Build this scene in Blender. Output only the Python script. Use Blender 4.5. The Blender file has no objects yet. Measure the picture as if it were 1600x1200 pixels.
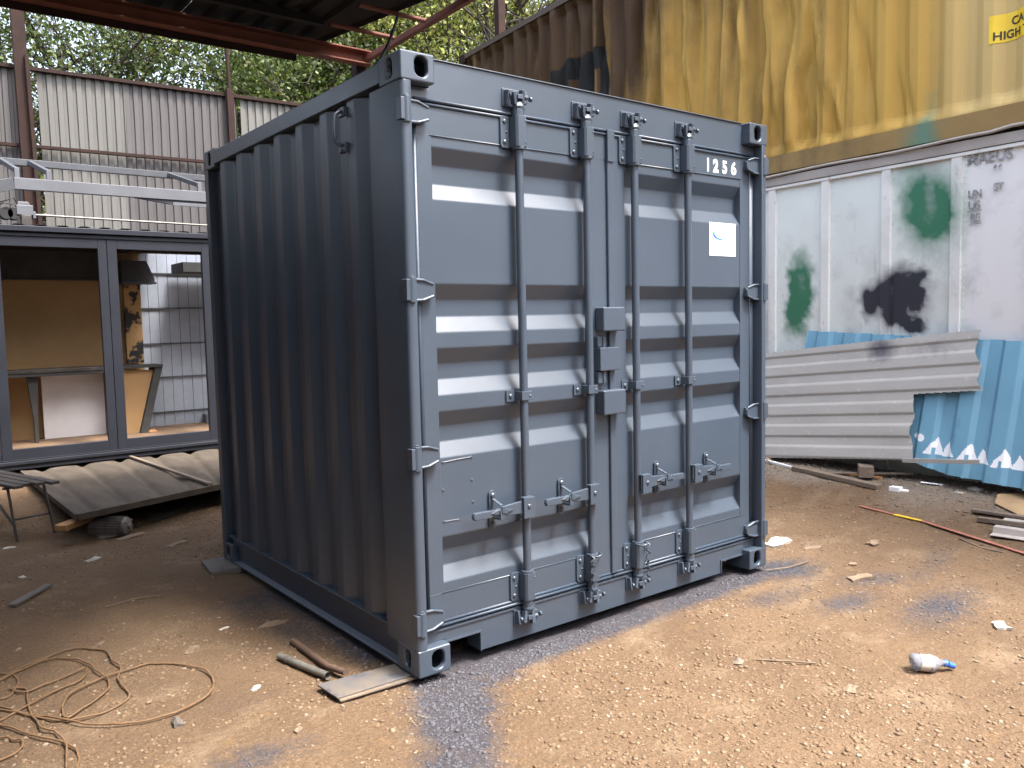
import bpy, bmesh, math, random
import numpy as np
from mathutils import Vector, Matrix, noise
R = math.radians
random.seed(7); rng = np.random.default_rng(7)
S = bpy.context.scene
COL = S.collection

# ------------------------------------------------------------------ camera
CAM = Vector((-1.7492, -2.9239, 1.5026))
cr = Vector((0.78776, -0.61560, -0.02169)); cu = Vector((0.06442, 0.04732, 0.99680)); cf = Vector((0.61260, 0.78664, -0.07693))
cd = bpy.data.cameras.new('camera'); cam = bpy.data.objects.new('camera', cd); COL.objects.link(cam)
cd.sensor_width = 36; cd.lens = 36 * 1293.5 / 1600; cd.clip_end = 2000; cd.clip_start = 0.02
M = Matrix((cr, cu, -cf)).transposed().to_4x4(); M.translation = CAM; cam.matrix_world = M
S.camera = cam
# ------------------------------------------------------------------ light
SUN_AZ, SUN_EL = R(24), R(64)      # azimuth from -y towards +x
sd = Vector((math.sin(SUN_AZ) * math.cos(SUN_EL), -math.cos(SUN_AZ) * math.cos(SUN_EL), math.sin(SUN_EL)))
w = bpy.data.worlds.new('World'); S.world = w; w.use_nodes = True
nt = w.node_tree; bg = nt.nodes['Background']
sky = nt.nodes.new('ShaderNodeTexSky'); sky.sky_type = 'NISHITA'; sky.sun_disc = False
sky.sun_elevation = SUN_EL; sky.sun_rotation = math.atan2(sd.x, sd.y); sky.dust_density = 6; sky.air_density = 1.0; sky.ozone_density = 1.0
hs = nt.nodes.new('ShaderNodeHueSaturation'); hs.inputs['Saturation'].default_value = 0.66
nt.links.new(sky.outputs[0], hs.inputs['Color']); nt.links.new(hs.outputs[0], bg.inputs['Color'])
bg.inputs['Strength'].default_value = 0.15
sl = bpy.data.lights.new('sun', 'SUN'); so = bpy.data.objects.new('sun', sl); COL.objects.link(so)
sl.energy = 1.9; sl.angle = R(11); sl.color = (1.0, 0.96, 0.9)
so.rotation_euler = sd.to_track_quat('Z', 'Y').to_euler()
S.view_settings.view_transform = 'Standard'; S.view_settings.look = 'None'; S.view_settings.gamma = 1
S.view_settings.exposure = 2.25

# ------------------------------------------------------------------ materials
def mat(name, c1, c2=None, scale=6, rough=.6, rough2=None, bump=0, bscale=40, metal=0, spec=.5, detail=5, lo=.35, hi=.65,
        attrs=(), stretch=(1, 1, 1), fine=None, coat=0, layers=()):
    """noise mix of two base colours; layers = [(colour, scale, lo, hi, stretch)] masked by noise; attrs = [(attribute, colour, noise scale)]"""
    m = bpy.data.materials.new(name); m.use_nodes = True; t = m.node_tree; N = t.nodes; L = t.links
    b = N['Principled BSDF']; tc = N.new('ShaderNodeTexCoord')
    def nz(sc, st=(1, 1, 1), det=5, rg=.6):
        mp = N.new('ShaderNodeMapping'); mp.inputs['Scale'].default_value = st; L.new(tc.outputs['Object'], mp.inputs[0])
        n = N.new('ShaderNodeTexNoise'); n.inputs['Scale'].default_value = sc; n.inputs['Detail'].default_value = det
        n.inputs['Roughness'].default_value = rg; L.new(mp.outputs[0], n.inputs['Vector']); return n.outputs[0]
    def rmp(src, a, c):
        r = N.new('ShaderNodeMapRange'); r.inputs[1].default_value = a; r.inputs[2].default_value = c; L.new(src, r.inputs[0]); return r.outputs[0]
    def mix(fac, A, B, mode='MIX'):
        x = N.new('ShaderNodeMix'); x.data_type = 'RGBA'; x.blend_type = mode
        if isinstance(fac, (int, float)): x.inputs[0].default_value = fac
        else: L.new(fac, x.inputs[0])
        for i, v in ((6, A), (7, B)):
            if isinstance(v, tuple): x.inputs[i].default_value = (*v, 1)
            else: L.new(v, x.inputs[i])
        return x.outputs[2]
    c = c1
    if c2: c = mix(rmp(nz(scale, stretch, detail), lo, hi), c1, c2)
    for (lc, ls, a, d, st) in layers: c = mix(rmp(nz(ls, st, 6, .65), a, d), c, lc)
    if fine:
        c = mix(rmp(nz(fine[0], (1, 1, 1), 3, .7), fine[2], fine[3]), c, fine[1])
    for a in attrs:
        an, ac, asc = a[:3]; amp = a[3] if len(a) > 3 else .6
        at = N.new('ShaderNodeAttribute'); at.attribute_name = an
        ad = N.new('ShaderNodeMath'); ad.operation = 'MULTIPLY_ADD'; L.new(nz(asc, (1, 1, 1), 6, .7), ad.inputs[0]); ad.inputs[1].default_value = amp; ad.inputs[2].default_value = -amp / 2
        s2 = N.new('ShaderNodeMath'); s2.operation = 'ADD'; L.new(ad.outputs[0], s2.inputs[0]); L.new(at.outputs['Fac'], s2.inputs[1])
        g = N.new('ShaderNodeMath'); g.operation = 'MULTIPLY'; g.use_clamp = True; L.new(rmp(s2.outputs[0], .15, .75), g.inputs[0])
        L.new(rmp(at.outputs['Fac'], .0, .15), g.inputs[1])
        c = mix(g.outputs[0], c, ac)
    if isinstance(c, tuple): b.inputs['Base Color'].default_value = (*c, 1)
    else: L.new(c, b.inputs['Base Color'])
    b.inputs['Roughness'].default_value = rough; b.inputs['Metallic'].default_value = metal; b.inputs['Specular IOR Level'].default_value = spec
    b.inputs['Coat Weight'].default_value = coat
    if rough2 is not None:
        r = N.new('ShaderNodeMapRange'); r.inputs[1].default_value = .3; r.inputs[2].default_value = .7; r.inputs[3].default_value = rough; r.inputs[4].default_value = rough2
        L.new(nz(scale * 1.7), r.inputs[0]); L.new(r.outputs[0], b.inputs['Roughness'])
    if bump:
        bp = N.new('ShaderNodeBump'); bp.inputs['Strength'].default_value = 1; bp.inputs['Distance'].default_value = bump
        L.new(nz(bscale, (1, 1, 1), 4), bp.inputs['Height']); L.new(bp.outputs[0], b.inputs['Normal'])
    return m

paint = mat('anthracite_paint', (.042, .058, .082), (.048, .065, .091), 2.2, .33, .38, bump=.0018, bscale=3.2, spec=.8,
            layers=[((.048, .067, .098), 9, .66, .82, (1, 1, .25))], fine=(140, (.034, .050, .077), .62, .8))
paint_side = paint
dark_in = mat('dark_interior_steel', (.03, .032, .036), (.05, .05, .05), 5, .8)
gasket = mat('painted_rubber', (.036, .053, .080), (.041, .059, .087), 8, .45, bump=.001, bscale=30)
white_paint = mat('white_stencil_paint', (.85, .85, .85), None, rough=.6)
stick_w = mat('white_sticker', (.88, .9, .9), None, rough=.35)
stick_b = mat('blue_print', (.03, .10, .36), (.10, .30, .5), 30, .4)
stick_c = mat('pale_cyan_print', (.6, .8, .82), None, rough=.4)
rust = mat('rusty_steel', (.032, .015, .012), (.020, .012, .010), 7, .8, spec=.2, bump=.002, bscale=60)
redox = mat('red_oxide_steel', (.17, .060, .038), (.11, .04, .027), 5, .7, spec=.25, bump=.001, bscale=50, layers=[((.10, .05, .035), 11, .6, .75, (1, 1, 1))])
steel_grey = mat('painted_grey_steel', (.11, .115, .130), (.09, .094, .108), 3, .5, layers=[((.18, .17, .17), 14, .68, .78, (1, 1, 1))])
steel_dark = mat('dark_grey_steel', (.055, .06, .07), (.04, .042, .05), 5, .55)
bare = mat('bare_steel', (.13, .125, .12), (.08, .07, .065), 9, .45, metal=.6, bump=.001, bscale=80)
frame_m = mat('charcoal_frame_paint', (.020, .023, .032), (.017, .019, .027), 3, .45, spec=.35, bump=.0004, bscale=20, layers=[((.05, .05, .055), 16, .70, .8, (1, 1, .3))])
osb = mat('fibreboard', (.34, .21, .095), (.29, .175, .075), 3, .8, fine=(60, (.30, .18, .08), .55, .75))
osb2 = mat('scorched_board', (.40, .24, .10), (.02, .02, .022), 5.5, .8, lo=.50, hi=.56)
whiteboard = mat('white_board', (.72, .70, .72), (.66, .64, .66), 4, .5, fine=(18, (.45, .43, .42), .72, .78))
clad = mat('white_cladding', (.26, .29, .345), (.225, .25, .30), 6, .5)
floor_m = mat('plywood_floor', (.16, .10, .055), (.11, .07, .045), 5, .8)
black = mat('black_rubber', (.012, .012, .013), None, rough=.6)
cream = mat('cream_sheeting', (.115, .112, .104), (.095, .092, .086), 1.6, .6, bump=.001, bscale=25, stretch=(1, 1, .3),
            layers=[((.085, .068, .05), 5, .60, .78, (3, 1, .35)), ((.06, .04, .03), 22, .70, .78, (1, 1, .4))])
greysheet = mat('weathered_grey_sheeting', (.074, .068, .069), (.060, .055, .056), 1.8, .65, bump=.001, bscale=25, stretch=(1, 1, .3),
                layers=[((.05, .038, .034), 5, .60, .78, (3, 1, .35)), ((.03, .024, .02), 22, .70, .78, (1, 1, .4))])
roof_under = mat('dark_roof_sheet', (.014, .011, .010), (.009, .008, .008), 5, .8, spec=.2)  # one near-black colour for roof sheets, purlins and ceiling
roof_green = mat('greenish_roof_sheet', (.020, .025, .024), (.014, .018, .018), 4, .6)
yel = mat('yellow_container_paint', (.50, .315, .072), (.43, .26, .055), 1.3, .6, spec=.25, bump=.0015, bscale=22, stretch=(1, 1, .4),
          layers=[((.33, .19, .06), 4.5, .60, .80, (2.5, 2.5, .5)), ((.20, .11, .05), 26, .69, .76, (1, 1, 1))],
          attrs=(('green', (.10, .22, .16), 9, .5), ('pale', (.55, .40, .16), 5, .3), ('burn', (.052, .027, .009), 3.2, .35), ('logo', (.003, .003, .003), 30, .1)))
yrail = mat('yellow_rail_paint', (.29, .19, .065), (.24, .155, .05), 2.5, .6, layers=[((.22, .14, .07), 12, .60, .75, (1, 1, 1))],
            attrs=(('green', (.10, .22, .16), 9, .5), ('burn', (.06, .04, .025), 3.2, .8)))
silver = mat('weathered_aluminium', (.80, .85, .82), (.73, .78, .75), 1.6, .48, bump=.0012, bscale=5, stretch=(1, 1, .5), metal=.1,
             layers=[((.46, .48, .48), 4.5, .62, .80, (2.5, 2.5, .6)), ((.38, .36, .34), 38, .71, .76, (1, 1, 1))],
             attrs=(('bare', (.82, .82, .82), 5, .4), ('green', (.045, .19, .11), 13, .35), ('black', (.035, .037, .05), 13, .35), ('grime', (.50, .51, .51), 7, .8)))
silver_rib = mat('aluminium_rib', (.80, .81, .79), (.72, .73, .71), 4, .45, layers=[((.40, .38, .36), 11, .60, .74, (1, 1, .5))],
                 attrs=(('green', (.045, .19, .11), 13, .35), ('black', (.035, .037, .05), 13, .35)))
siltop = mat('greyish_top_rail', (.40, .37, .34), (.33, .30, .28), 5, .6)
print_grey = mat('faded_grey_print', (.22, .22, .23), (.40, .40, .41), 30, .6, lo=.45, hi=.6)
print_dk = mat('dark_brown_print', (.045, .03, .02), None, rough=.6)
caution = mat('yellow_caution_vinyl', (.85, .60, .02), (.78, .52, .02), 5, .45)
blue_m = mat('blue_sheeting', (.14, .31, .43), (.155, .345, .475), 2.2, .5, bump=.001, bscale=12,
             layers=[((.09, .24, .36), 6, .60, .76, (1, 1, .5)), ((.30, .45, .52), 30, .68, .74, (1, 1, 1))],
             attrs=(('white', (.85, .87, .90), 30, .25), ('dirt', (.28, .26, .22), 8, .8)))
greycor = mat('dull_fibre_cement', (.42, .415, .395), (.36, .355, .34), 2.5, .8, bump=.0012, bscale=60, stretch=(.5, .5, 2),
              layers=[((.50, .495, .48), 20, .60, .72, (1, 1, 1))], fine=(90, (.34, .325, .31), .58, .8),
              attrs=(('black', (.10, .10, .12), 13, .7),))
deck_m = mat('dirty_corrugated_board', (.080, .062, .045), (.046, .036, .027), 3, .85, bump=.002, bscale=30, stretch=(2.5, .5, 1),
             layers=[((.105, .086, .065), 6, .58, .74, (1, 1, 1))])
wood_old = mat('weathered_timber', (.20, .155, .115), (.13, .10, .08), 4, .85, bump=.002, bscale=40, stretch=(1, 1, 6), fine=(50, (.28, .23, .18), .55, .75))
wood_new = mat('orange_timber', (.36, .19, .075), (.28, .14, .055), 5, .75, bump=.001, bscale=40)
bench_m = mat('old_bench_slats', (.10, .082, .065), (.07, .058, .05), 6, .8, bump=.002, bscale=40, fine=(40, (.17, .145, .12), .58, .75))
concrete = mat('dusty_concrete', (.13, .115, .10), (.09, .083, .078), 9, .85, bump=.002, bscale=50)
plate_m = mat('oversprayed_steel_plate', (.15, .125, .10), (.09, .09, .10), 7, .55, bump=.001, bscale=40, layers=[((.05, .055, .065), 9, .56, .68, (1, 1, 1))])
pipe_m = mat('dirty_galvanised_pipe', (.16, .155, .135), (.10, .09, .075), 12, .5, bump=.001, bscale=60)
pipe_b = mat('rusty_bar', (.12, .07, .045), (.08, .05, .035), 12, .8, bump=.002, bscale=60)
cord_m = mat('dusty_brown_cord', (.18, .102, .048), (.13, .075, .037), 30, .7)
motor_m = mat('cast_aluminium_fins', (.24, .215, .19), (.15, .13, .12), 14, .6, metal=.3, bump=.001, bscale=80)
paper = mat('dirty_paper', (.50, .47, .42), (.36, .33, .28), 14, .8)
card = mat('brown_cardboard', (.40, .27, .14), (.30, .20, .11), 7, .8)
flake = mat('tan_debris', (.20, .145, .095), (.14, .10, .068), 9, .85)
redtape = mat('red_steel_lath', (.33, .12, .085), (.24, .09, .06), 9, .7, fine=(60, (.40, .25, .18), .6, .75))
yeltape = mat('yellow_painted_lath', (.70, .46, .03), (.6, .38, .03), 8, .6)
poly = mat('white_polystyrene', (.82, .83, .84), None, rough=.7)
bark = mat('bark', (.06, .05, .04), (.035, .03, .025), 12, .9, bump=.01, bscale=30)
def leafmat(name, cols):
    m = bpy.data.materials.new(name); m.use_nodes = True; t = m.node_tree; N = t.nodes; L = t.links
    b = N['Principled BSDF']; at = N.new('ShaderNodeAttribute'); at.attribute_name = 'rnd'
    r = N.new('ShaderNodeValToRGB'); e = r.color_ramp.elements
    e[0].color = (*cols[0], 1); e[1].color = (*cols[-1], 1)
    for i, c in enumerate(cols[1:-1]): x = e.new((i + 1) / (len(cols) - 1)); x.color = (*c, 1)
    L.new(at.outputs['Fac'], r.inputs[0]); L.new(r.outputs[0], b.inputs['Base Color']); b.inputs['Roughness'].default_value = .55
    tr = N.new('ShaderNodeBsdfTranslucent'); L.new(r.outputs[0], tr.inputs[0]); mx = N.new('ShaderNodeMixShader'); mx.inputs[0].default_value = .35
    L.new(b.outputs[0], mx.inputs[1]); L.new(tr.outputs[0], mx.inputs[2]); L.new(mx.outputs[0], N['Material Output'].inputs[0])
    return m
leaf_dk = leafmat('dark_green_leaves', [(.018, .034, .007), (.038, .066, .012), (.075, .11, .020), (.16, .17, .038)])
leaf_yg = leafmat('yellow_green_leaves', [(.08, .12, .02), (.20, .24, .05), (.32, .34, .09), (.42, .40, .16)])

# ------------------------------------------------------------------ mesh builder
class MB:
    def __init__(s): s.v = []; s.f = []; s.m = []
    def add(s, vs, fs, mi=0):
        o = len(s.v); s.v += [tuple(p) for p in vs]; s.f += [tuple(i + o for i in f) for f in fs]; s.m += [mi] * len(fs); return s
    def box(s, x0, x1, y0, y1, z0, z1, mi=0):
        return s.add([(x, y, z) for z in (z0, z1) for y in (y0, y1) for x in (x0, x1)],
                     [(0, 2, 3, 1), (4, 5, 7, 6), (0, 1, 5, 4), (2, 6, 7, 3), (0, 4, 6, 2), (1, 3, 7, 5)], mi)
    def beam(s, a, b, w, h, up=(0, 0, 1), mi=0):
        a, b = Vector(a), Vector(b); d = (b - a).normalized(); x = d.cross(Vector(up)).normalized(); z = x.cross(d)
        vs = [p + x * (i * w / 2) + z * (j * h / 2) for p in (a, b) for i, j in ((-1, -1), (1, -1), (1, 1), (-1, 1))]
        return s.add(vs, [(0, 1, 2, 3), (7, 6, 5, 4), (0, 4, 5, 1), (1, 5, 6, 2), (2, 6, 7, 3), (3, 7, 4, 0)], mi)
    def tube(s, pts, r, n=10, mi=0, cap=True):
        pts = [Vector(p) for p in pts]; rs = r if isinstance(r, (list, tuple)) else [r] * len(pts)
        o = []; prev = None
        for i, p in enumerate(pts):
            d = (pts[min(i + 1, len(pts) - 1)] - pts[max(i - 1, 0)]).normalized()
            if prev is None: a = d.orthogonal().normalized()
            else: a = (prev - d * prev.dot(d)); a = a.normalized() if a.length > 1e-6 else d.orthogonal().normalized()
            prev = a; b = d.cross(a)
            o += [p + (a * math.cos(2 * math.pi * k / n) + b * math.sin(2 * math.pi * k / n)) * rs[i] for k in range(n)]
        f = [(i * n + k, i * n + (k + 1) % n, (i + 1) * n + (k + 1) % n, (i + 1) * n + k) for i in range(len(pts) - 1) for k in range(n)]
        if cap: f += [tuple(range(n))[::-1], tuple((len(pts) - 1) * n + k for k in range(n))]
        return s.add(o, f, mi)
    def prism(s, poly, fn, a, b, mi=0):
        """poly 2D points extruded between a and b; fn(u, v, t) -> xyz"""
        n = len(poly); vs = [fn(u, v, a) for u, v in poly] + [fn(u, v, b) for u, v in poly]
        return s.add(vs, [tuple(range(n))[::-1], tuple(range(n, 2 * n))] + [(i, (i + 1) % n, n + (i + 1) % n, n + i) for i in range(n)], mi)
    def sheet(s, prof, fn, a, b, nseg=1, mi=0):
        n = len(prof); vs = [fn(u, v, a + (b - a) * k / nseg) for k in range(nseg + 1) for u, v in prof]
        return s.add(vs, [(k * n + i, k * n + i + 1, (k + 1) * n + i + 1, (k + 1) * n + i) for k in range(nseg) for i in range(n - 1)], mi)
    def holed(s, o, U, V, Wd, w, h, cx, cy, hw, hh, depth):
        o, U, V, Wd = map(Vector, (o, U, V, Wd)); P = lambda a, b, c=0: o + U * a + V * b + Wd * c
        r = min(hw, hh); K = 6; ring = []
        for q, (sx, sy) in enumerate(((1, 1), (-1, 1), (-1, -1), (1, -1))):
            qs = []
            for k in range(K + 1):
                t = math.pi / 2 * (q + k / K); qs.append((cx + sx * (hw - r) + r * math.cos(t), cy + sy * (hh - r) + r * math.sin(t)))
            ring.append(qs)
        cor = [(w, h), (0, h), (0, 0), (w, 0)]; flat = [p for q in ring for p in q]
        for d, flip in ((0, False), (depth, True)):
            vs = [P(*c, d) for c in cor] + [P(*p, d) for p in flat]; fs = []
            for q in range(4):
                b0 = 4 + q * (K + 1)
                fs += [(q, b0 + k, b0 + k + 1) for k in range(K)]
                fs += [(q, b0 + K, 4 + ((q + 1) % 4) * (K + 1), (q + 1) % 4)]
            s.add(vs, [f[::-1] for f in fs])
        n = len(flat); vs = [P(*p, 0) for p in flat] + [P(*p, depth) for p in flat]
        s.add(vs, [(i, (i + 1) % n, n + (i + 1) % n, n + i) for i in range(n)])
    def build(s, name, mats, parent=None, bevel=0, smooth=False, merge=True, label=None, seg=2, thick=0, smooth_angle=35):
        me = bpy.data.meshes.new(name); root = parent
        while root is not None and root.parent is not None: root = root.parent
        V = np.array(s.v, float)
        off = np.array(root.location) if root is not None else np.array([(V[:, 0].min() + V[:, 0].max()) / 2, (V[:, 1].min() + V[:, 1].max()) / 2, V[:, 2].min()])
        me.from_pydata([tuple(p) for p in (V - off)], [], s.f)
        if not isinstance(mats, (list, tuple)): mats = [mats]
        for m in mats: me.materials.append(m)
        me.polygons.foreach_set('material_index', s.m)
        bm = bmesh.new(); bm.from_mesh(me)
        if merge: bmesh.ops.remove_doubles(bm, verts=bm.verts, dist=1e-5)
        if not thick: bmesh.ops.recalc_face_normals(bm, faces=bm.faces)
        bm.to_mesh(me); bm.free()
        if smooth:
            me.polygons.foreach_set('use_smooth', [True] * len(me.polygons))
        o = bpy.data.objects.new(name, me); COL.objects.link(o)
        if smooth == 'auto': me.set_sharp_from_angle(angle=R(smooth_angle))
        if root is None: o.location = off
        if parent is not None: o.parent = parent
        if thick:
            md = o.modifiers.new('thickness', 'SOLIDIFY'); md.thickness = thick; md.offset = 0
        if bevel:
            md = o.modifiers.new('bevel', 'BEVEL'); md.width = bevel; md.segments = seg; md.limit_method = 'ANGLE'; md.angle_limit = R(40)
        if label: o['label'] = label
        return o
def tag(o, label, cat, group=None, kind=None):
    if label: o['label'] = label
    if cat: o['category'] = cat
    if group: o['group'] = group
    if kind: o['kind'] = kind
    return o
def thing(name, loc, label, cat, group=None):
    o = bpy.data.objects.new(name, None); COL.objects.link(o); o.location = loc; o.empty_display_size = .1; return tag(o, label, cat, group)
def rounded(prof, r=.005):
    out = [prof[0]]
    for i in range(1, len(prof) - 1):
        p, a, b = Vector(prof[i]), Vector(prof[i - 1]), Vector(prof[i + 1])
        da, db = a - p, b - p; ra = min(r, da.length * .4); rb = min(r, db.length * .4)
        A = p + da.normalized() * ra; B = p + db.normalized() * rb
        out += [tuple(A), tuple((A + B) / 4 + p / 2), tuple(B)]
    return out + [prof[-1]]
def text(name, body, size, m, pos, U, V, parent, bold=0, sx=1, thick=.0006, conform=None):
    cu_ = bpy.data.curves.new(name, 'FONT'); cu_.body = body; cu_.size = size; cu_.offset = bold; cu_.extrude = thick
    t = bpy.data.objects.new('tmp', cu_); COL.objects.link(t); bpy.context.view_layer.update()
    me = bpy.data.meshes.new_from_object(t.evaluated_get(bpy.context.evaluated_depsgraph_get())); bpy.data.objects.remove(t)
    U, V, pos = Vector(U), Vector(V), Vector(pos); W = U.cross(V)
    root = parent
    while root.parent is not None: root = root.parent
    for v in me.vertices:
        p = pos + U * (v.co.x * sx) + V * v.co.y + W * v.co.z
        if conform: p = conform(p)
        v.co = p - Vector(root.location)
    me.name = name; me.materials.clear(); me.materials.append(m)
    o = bpy.data.objects.new(name, me); COL.objects.link(o); o.parent = parent; return o
def setattr_(me, name, vals):
    a = me.attributes.new(name, 'FLOAT', 'POINT'); a.data.foreach_set('value', np.asarray(vals, dtype=np.float32))
def sm(t):
    t = np.clip(t, 0, 1); return t * t * (3 - 2 * t)
def gz(x, y): return -.03 + .14 * sm((x - 3.0) / 1.4) + .07 * sm((y - 3.2) / 3) + .11 * sm((x - 3.8) / .7)
def fbm(x, y, z=0, s=1.0, o=4): return noise.fractal(Vector((x * s, y * s, z * s)), 1.0, 2.0, o)

# ------------------------------------------------------------------ ground (one sheet to the horizon)
def axis(lo, hi, step, far):
    a = list(np.arange(lo, hi + 1e-6, step)); d = step; p = hi
    while p < far: d *= 1.35; p += d; a.append(p)
    d = step; p = lo
    while p > -far: d *= 1.35; p -= d; a.insert(0, p)
    return np.array(a)
gx = axis(-3.2, 6.2, .035, 350); gy = axis(-2.2, 7.2, .035, 350)
XX, YY = np.meshgrid(gx, gy); nx, ny = len(gx), len(gy)
def vnoise(X, Y, s, seed):
    r = np.random.default_rng(seed); G = r.random((257, 257)); x = X * s + 1000; y = Y * s + 1000
    i = np.floor(x).astype(int); j = np.floor(y).astype(int); fx = x - i; fy = y - j; fx = fx * fx * (3 - 2 * fx); fy = fy * fy * (3 - 2 * fy)
    g = lambda a, b: G[a % 257, b % 257]
    return (g(i, j) * (1 - fx) + g(i + 1, j) * fx) * (1 - fy) + (g(i, j + 1) * (1 - fx) + g(i + 1, j + 1) * fx) * fy - .5
def spraymask(X, Y):
    n = vnoise(X, Y, 1.3, 3) * .5 + vnoise(X, Y, 4, 4) * .35 + vnoise(X, Y, 11, 5) * .25
    m = np.zeros_like(X)
    def blob(cx, cy, rx, ry, a=1, ang=0):
        c, s_ = math.cos(ang), math.sin(ang); u = (X - cx) * c + (Y - cy) * s_; v = -(X - cx) * s_ + (Y - cy) * c
        return a * np.exp(-((u / rx) ** 2 + (v / ry) ** 2))
    # rim of over-spray along the door sill and the left side
    front = np.exp(-np.maximum(0, -(Y + .02)) ** 2 / .012) * sm((X + .1) / .15) * sm((2.75 - X) / .3) * (Y < .25) * (1.05 - .12 * X)
    m = np.maximum(m, front)
    left = .75 * np.exp(-np.maximum(0, -X) ** 2 / .012) * sm((Y - .2) / .2) * sm((2.0 - Y) / .5) * (X < .3)
    m = np.maximum(m, left)
    for b in ((.03, -.2, .16, .22, 1.25, -.3), (-.1, -.42, .13, .2, 1.2, -.25), (-.25, -.62, .16, .16, .9, 0), (-.42, -.75, .3, .16, .55, 0), (.2, -.1, .25, .12, .9, 0),
              (2.55, -.05, .28, .2, .8, 0), (2.75, -.5, .26, .12, .55, -.4), (2.6, -.97, .42, .16, .62, .1), (3.25, -.6, .5, .12, .45, .2), (2.3, -.6, .3, .12, .55, 0), (2.1,-.3,.35,.12,.5,0),
              (-.15, 1.5, .2, .28, .6, 0), (-.12, .95, .15, .3, .55, 0), (-.6, .35, .3, .1, .2, 0), (-.75, -.1, .25, .12, .45, 0)):
        m = np.maximum(m, blob(*b))
    return np.clip(m * (1 + 1.1 * n), 0, 1)
def gravmask(X, Y):
    n = vnoise(X, Y, .9, 8) * .7 + vnoise(X, Y, 3.1, 9) * .4
    return sm((X - 3.9 + .25 * (Y + .5) * 0 + n) / .8)
fade = np.exp(-np.maximum(0, np.maximum(np.abs(XX - 1.5) - 5, np.abs(YY - 2.5) - 5)) / 6)
ZZ = gz(XX, YY) + (.018 * vnoise(XX, YY, .9, 1) + .012 * vnoise(XX, YY, 3, 2) + .008 * vnoise(XX, YY, 8, 6) + .006 * vnoise(XX, YY, 22, 7)) * fade
inside = (XX > -.02) & (XX < 2.46) & (YY > .0) & (YY < 2.45); ZZ = np.where(inside, np.minimum(ZZ, -.035), ZZ)
vs = np.stack([XX, YY, ZZ], -1).reshape(-1, 3)
I = np.arange(nx * ny).reshape(ny, nx); fs = np.stack([I[:-1, :-1], I[:-1, 1:], I[1:, 1:], I[1:, :-1]], -1).reshape(-1, 4)
me = bpy.data.meshes.new('ground'); me.vertices.add(len(vs)); me.vertices.foreach_set('co', vs.ravel())
me.loops.add(fs.size); me.loops.foreach_set('vertex_index', fs.ravel().astype(np.int32)); me.polygons.add(len(fs))
me.polygons.foreach_set('loop_start', np.arange(0, fs.size, 4, dtype=np.int32)); me.polygons.foreach_set('loop_total', np.full(len(fs), 4, dtype=np.int32))
me.update(); me.polygons.foreach_set('use_smooth', [True] * len(fs))
setattr_(me, 'spray', spraymask(XX, YY).ravel()); setattr_(me, 'grav', gravmask(XX, YY).ravel())
ground_m = mat('packed_dirt', (.160, .105, .063), (.122, .079, .048), 1.1, .92, bump=.016, bscale=38, spec=.2,
               layers=[((.200, .142, .092), 2.6, .54, .70, (1, 1, 1)), ((.115, .073, .045), 4.3, .58, .74, (1, 1, 1)), ((.175, .108, .056), 8, .60, .74, (1, 1, 1))],
               fine=(75, (.27, .205, .145), .60, .78),
               attrs=(('grav', (.215, .178, .142), 16, .8), ('spray', (.056, .052, .060), 24, 1.3)))
# extra fine dark speckle on the dirt
t = ground_m.node_tree; N = t.nodes; L = t.links; b = N['Principled BSDF']
src = b.inputs['Base Color'].links[0].from_socket; tc = [n for n in N if n.type == 'TEX_COORD'][0]
vz = N.new('ShaderNodeTexVoronoi'); vz.inputs['Scale'].default_value = 85; L.new(tc.outputs['Object'], vz.inputs['Vector'])
mr = N.new('ShaderNodeMapRange'); mr.inputs[1].default_value = .0; mr.inputs[2].default_value = .55; mr.inputs[3].default_value = 1.22; mr.inputs[4].default_value = .62; L.new(vz.outputs['Distance'], mr.inputs[0])
mx = N.new('ShaderNodeMix'); mx.data_type = 'RGBA'; mx.blend_type = 'MULTIPLY'; mx.inputs[0].default_value = .55; L.new(src, mx.inputs[6]); L.new(mr.outputs[0], mx.inputs[7]); L.new(mx.outputs[2], b.inputs['Base Color'])
go = bpy.data.objects.new('ground', me); COL.objects.link(go); me.materials.append(ground_m); tag(go, None, None, kind='structure')

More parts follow.
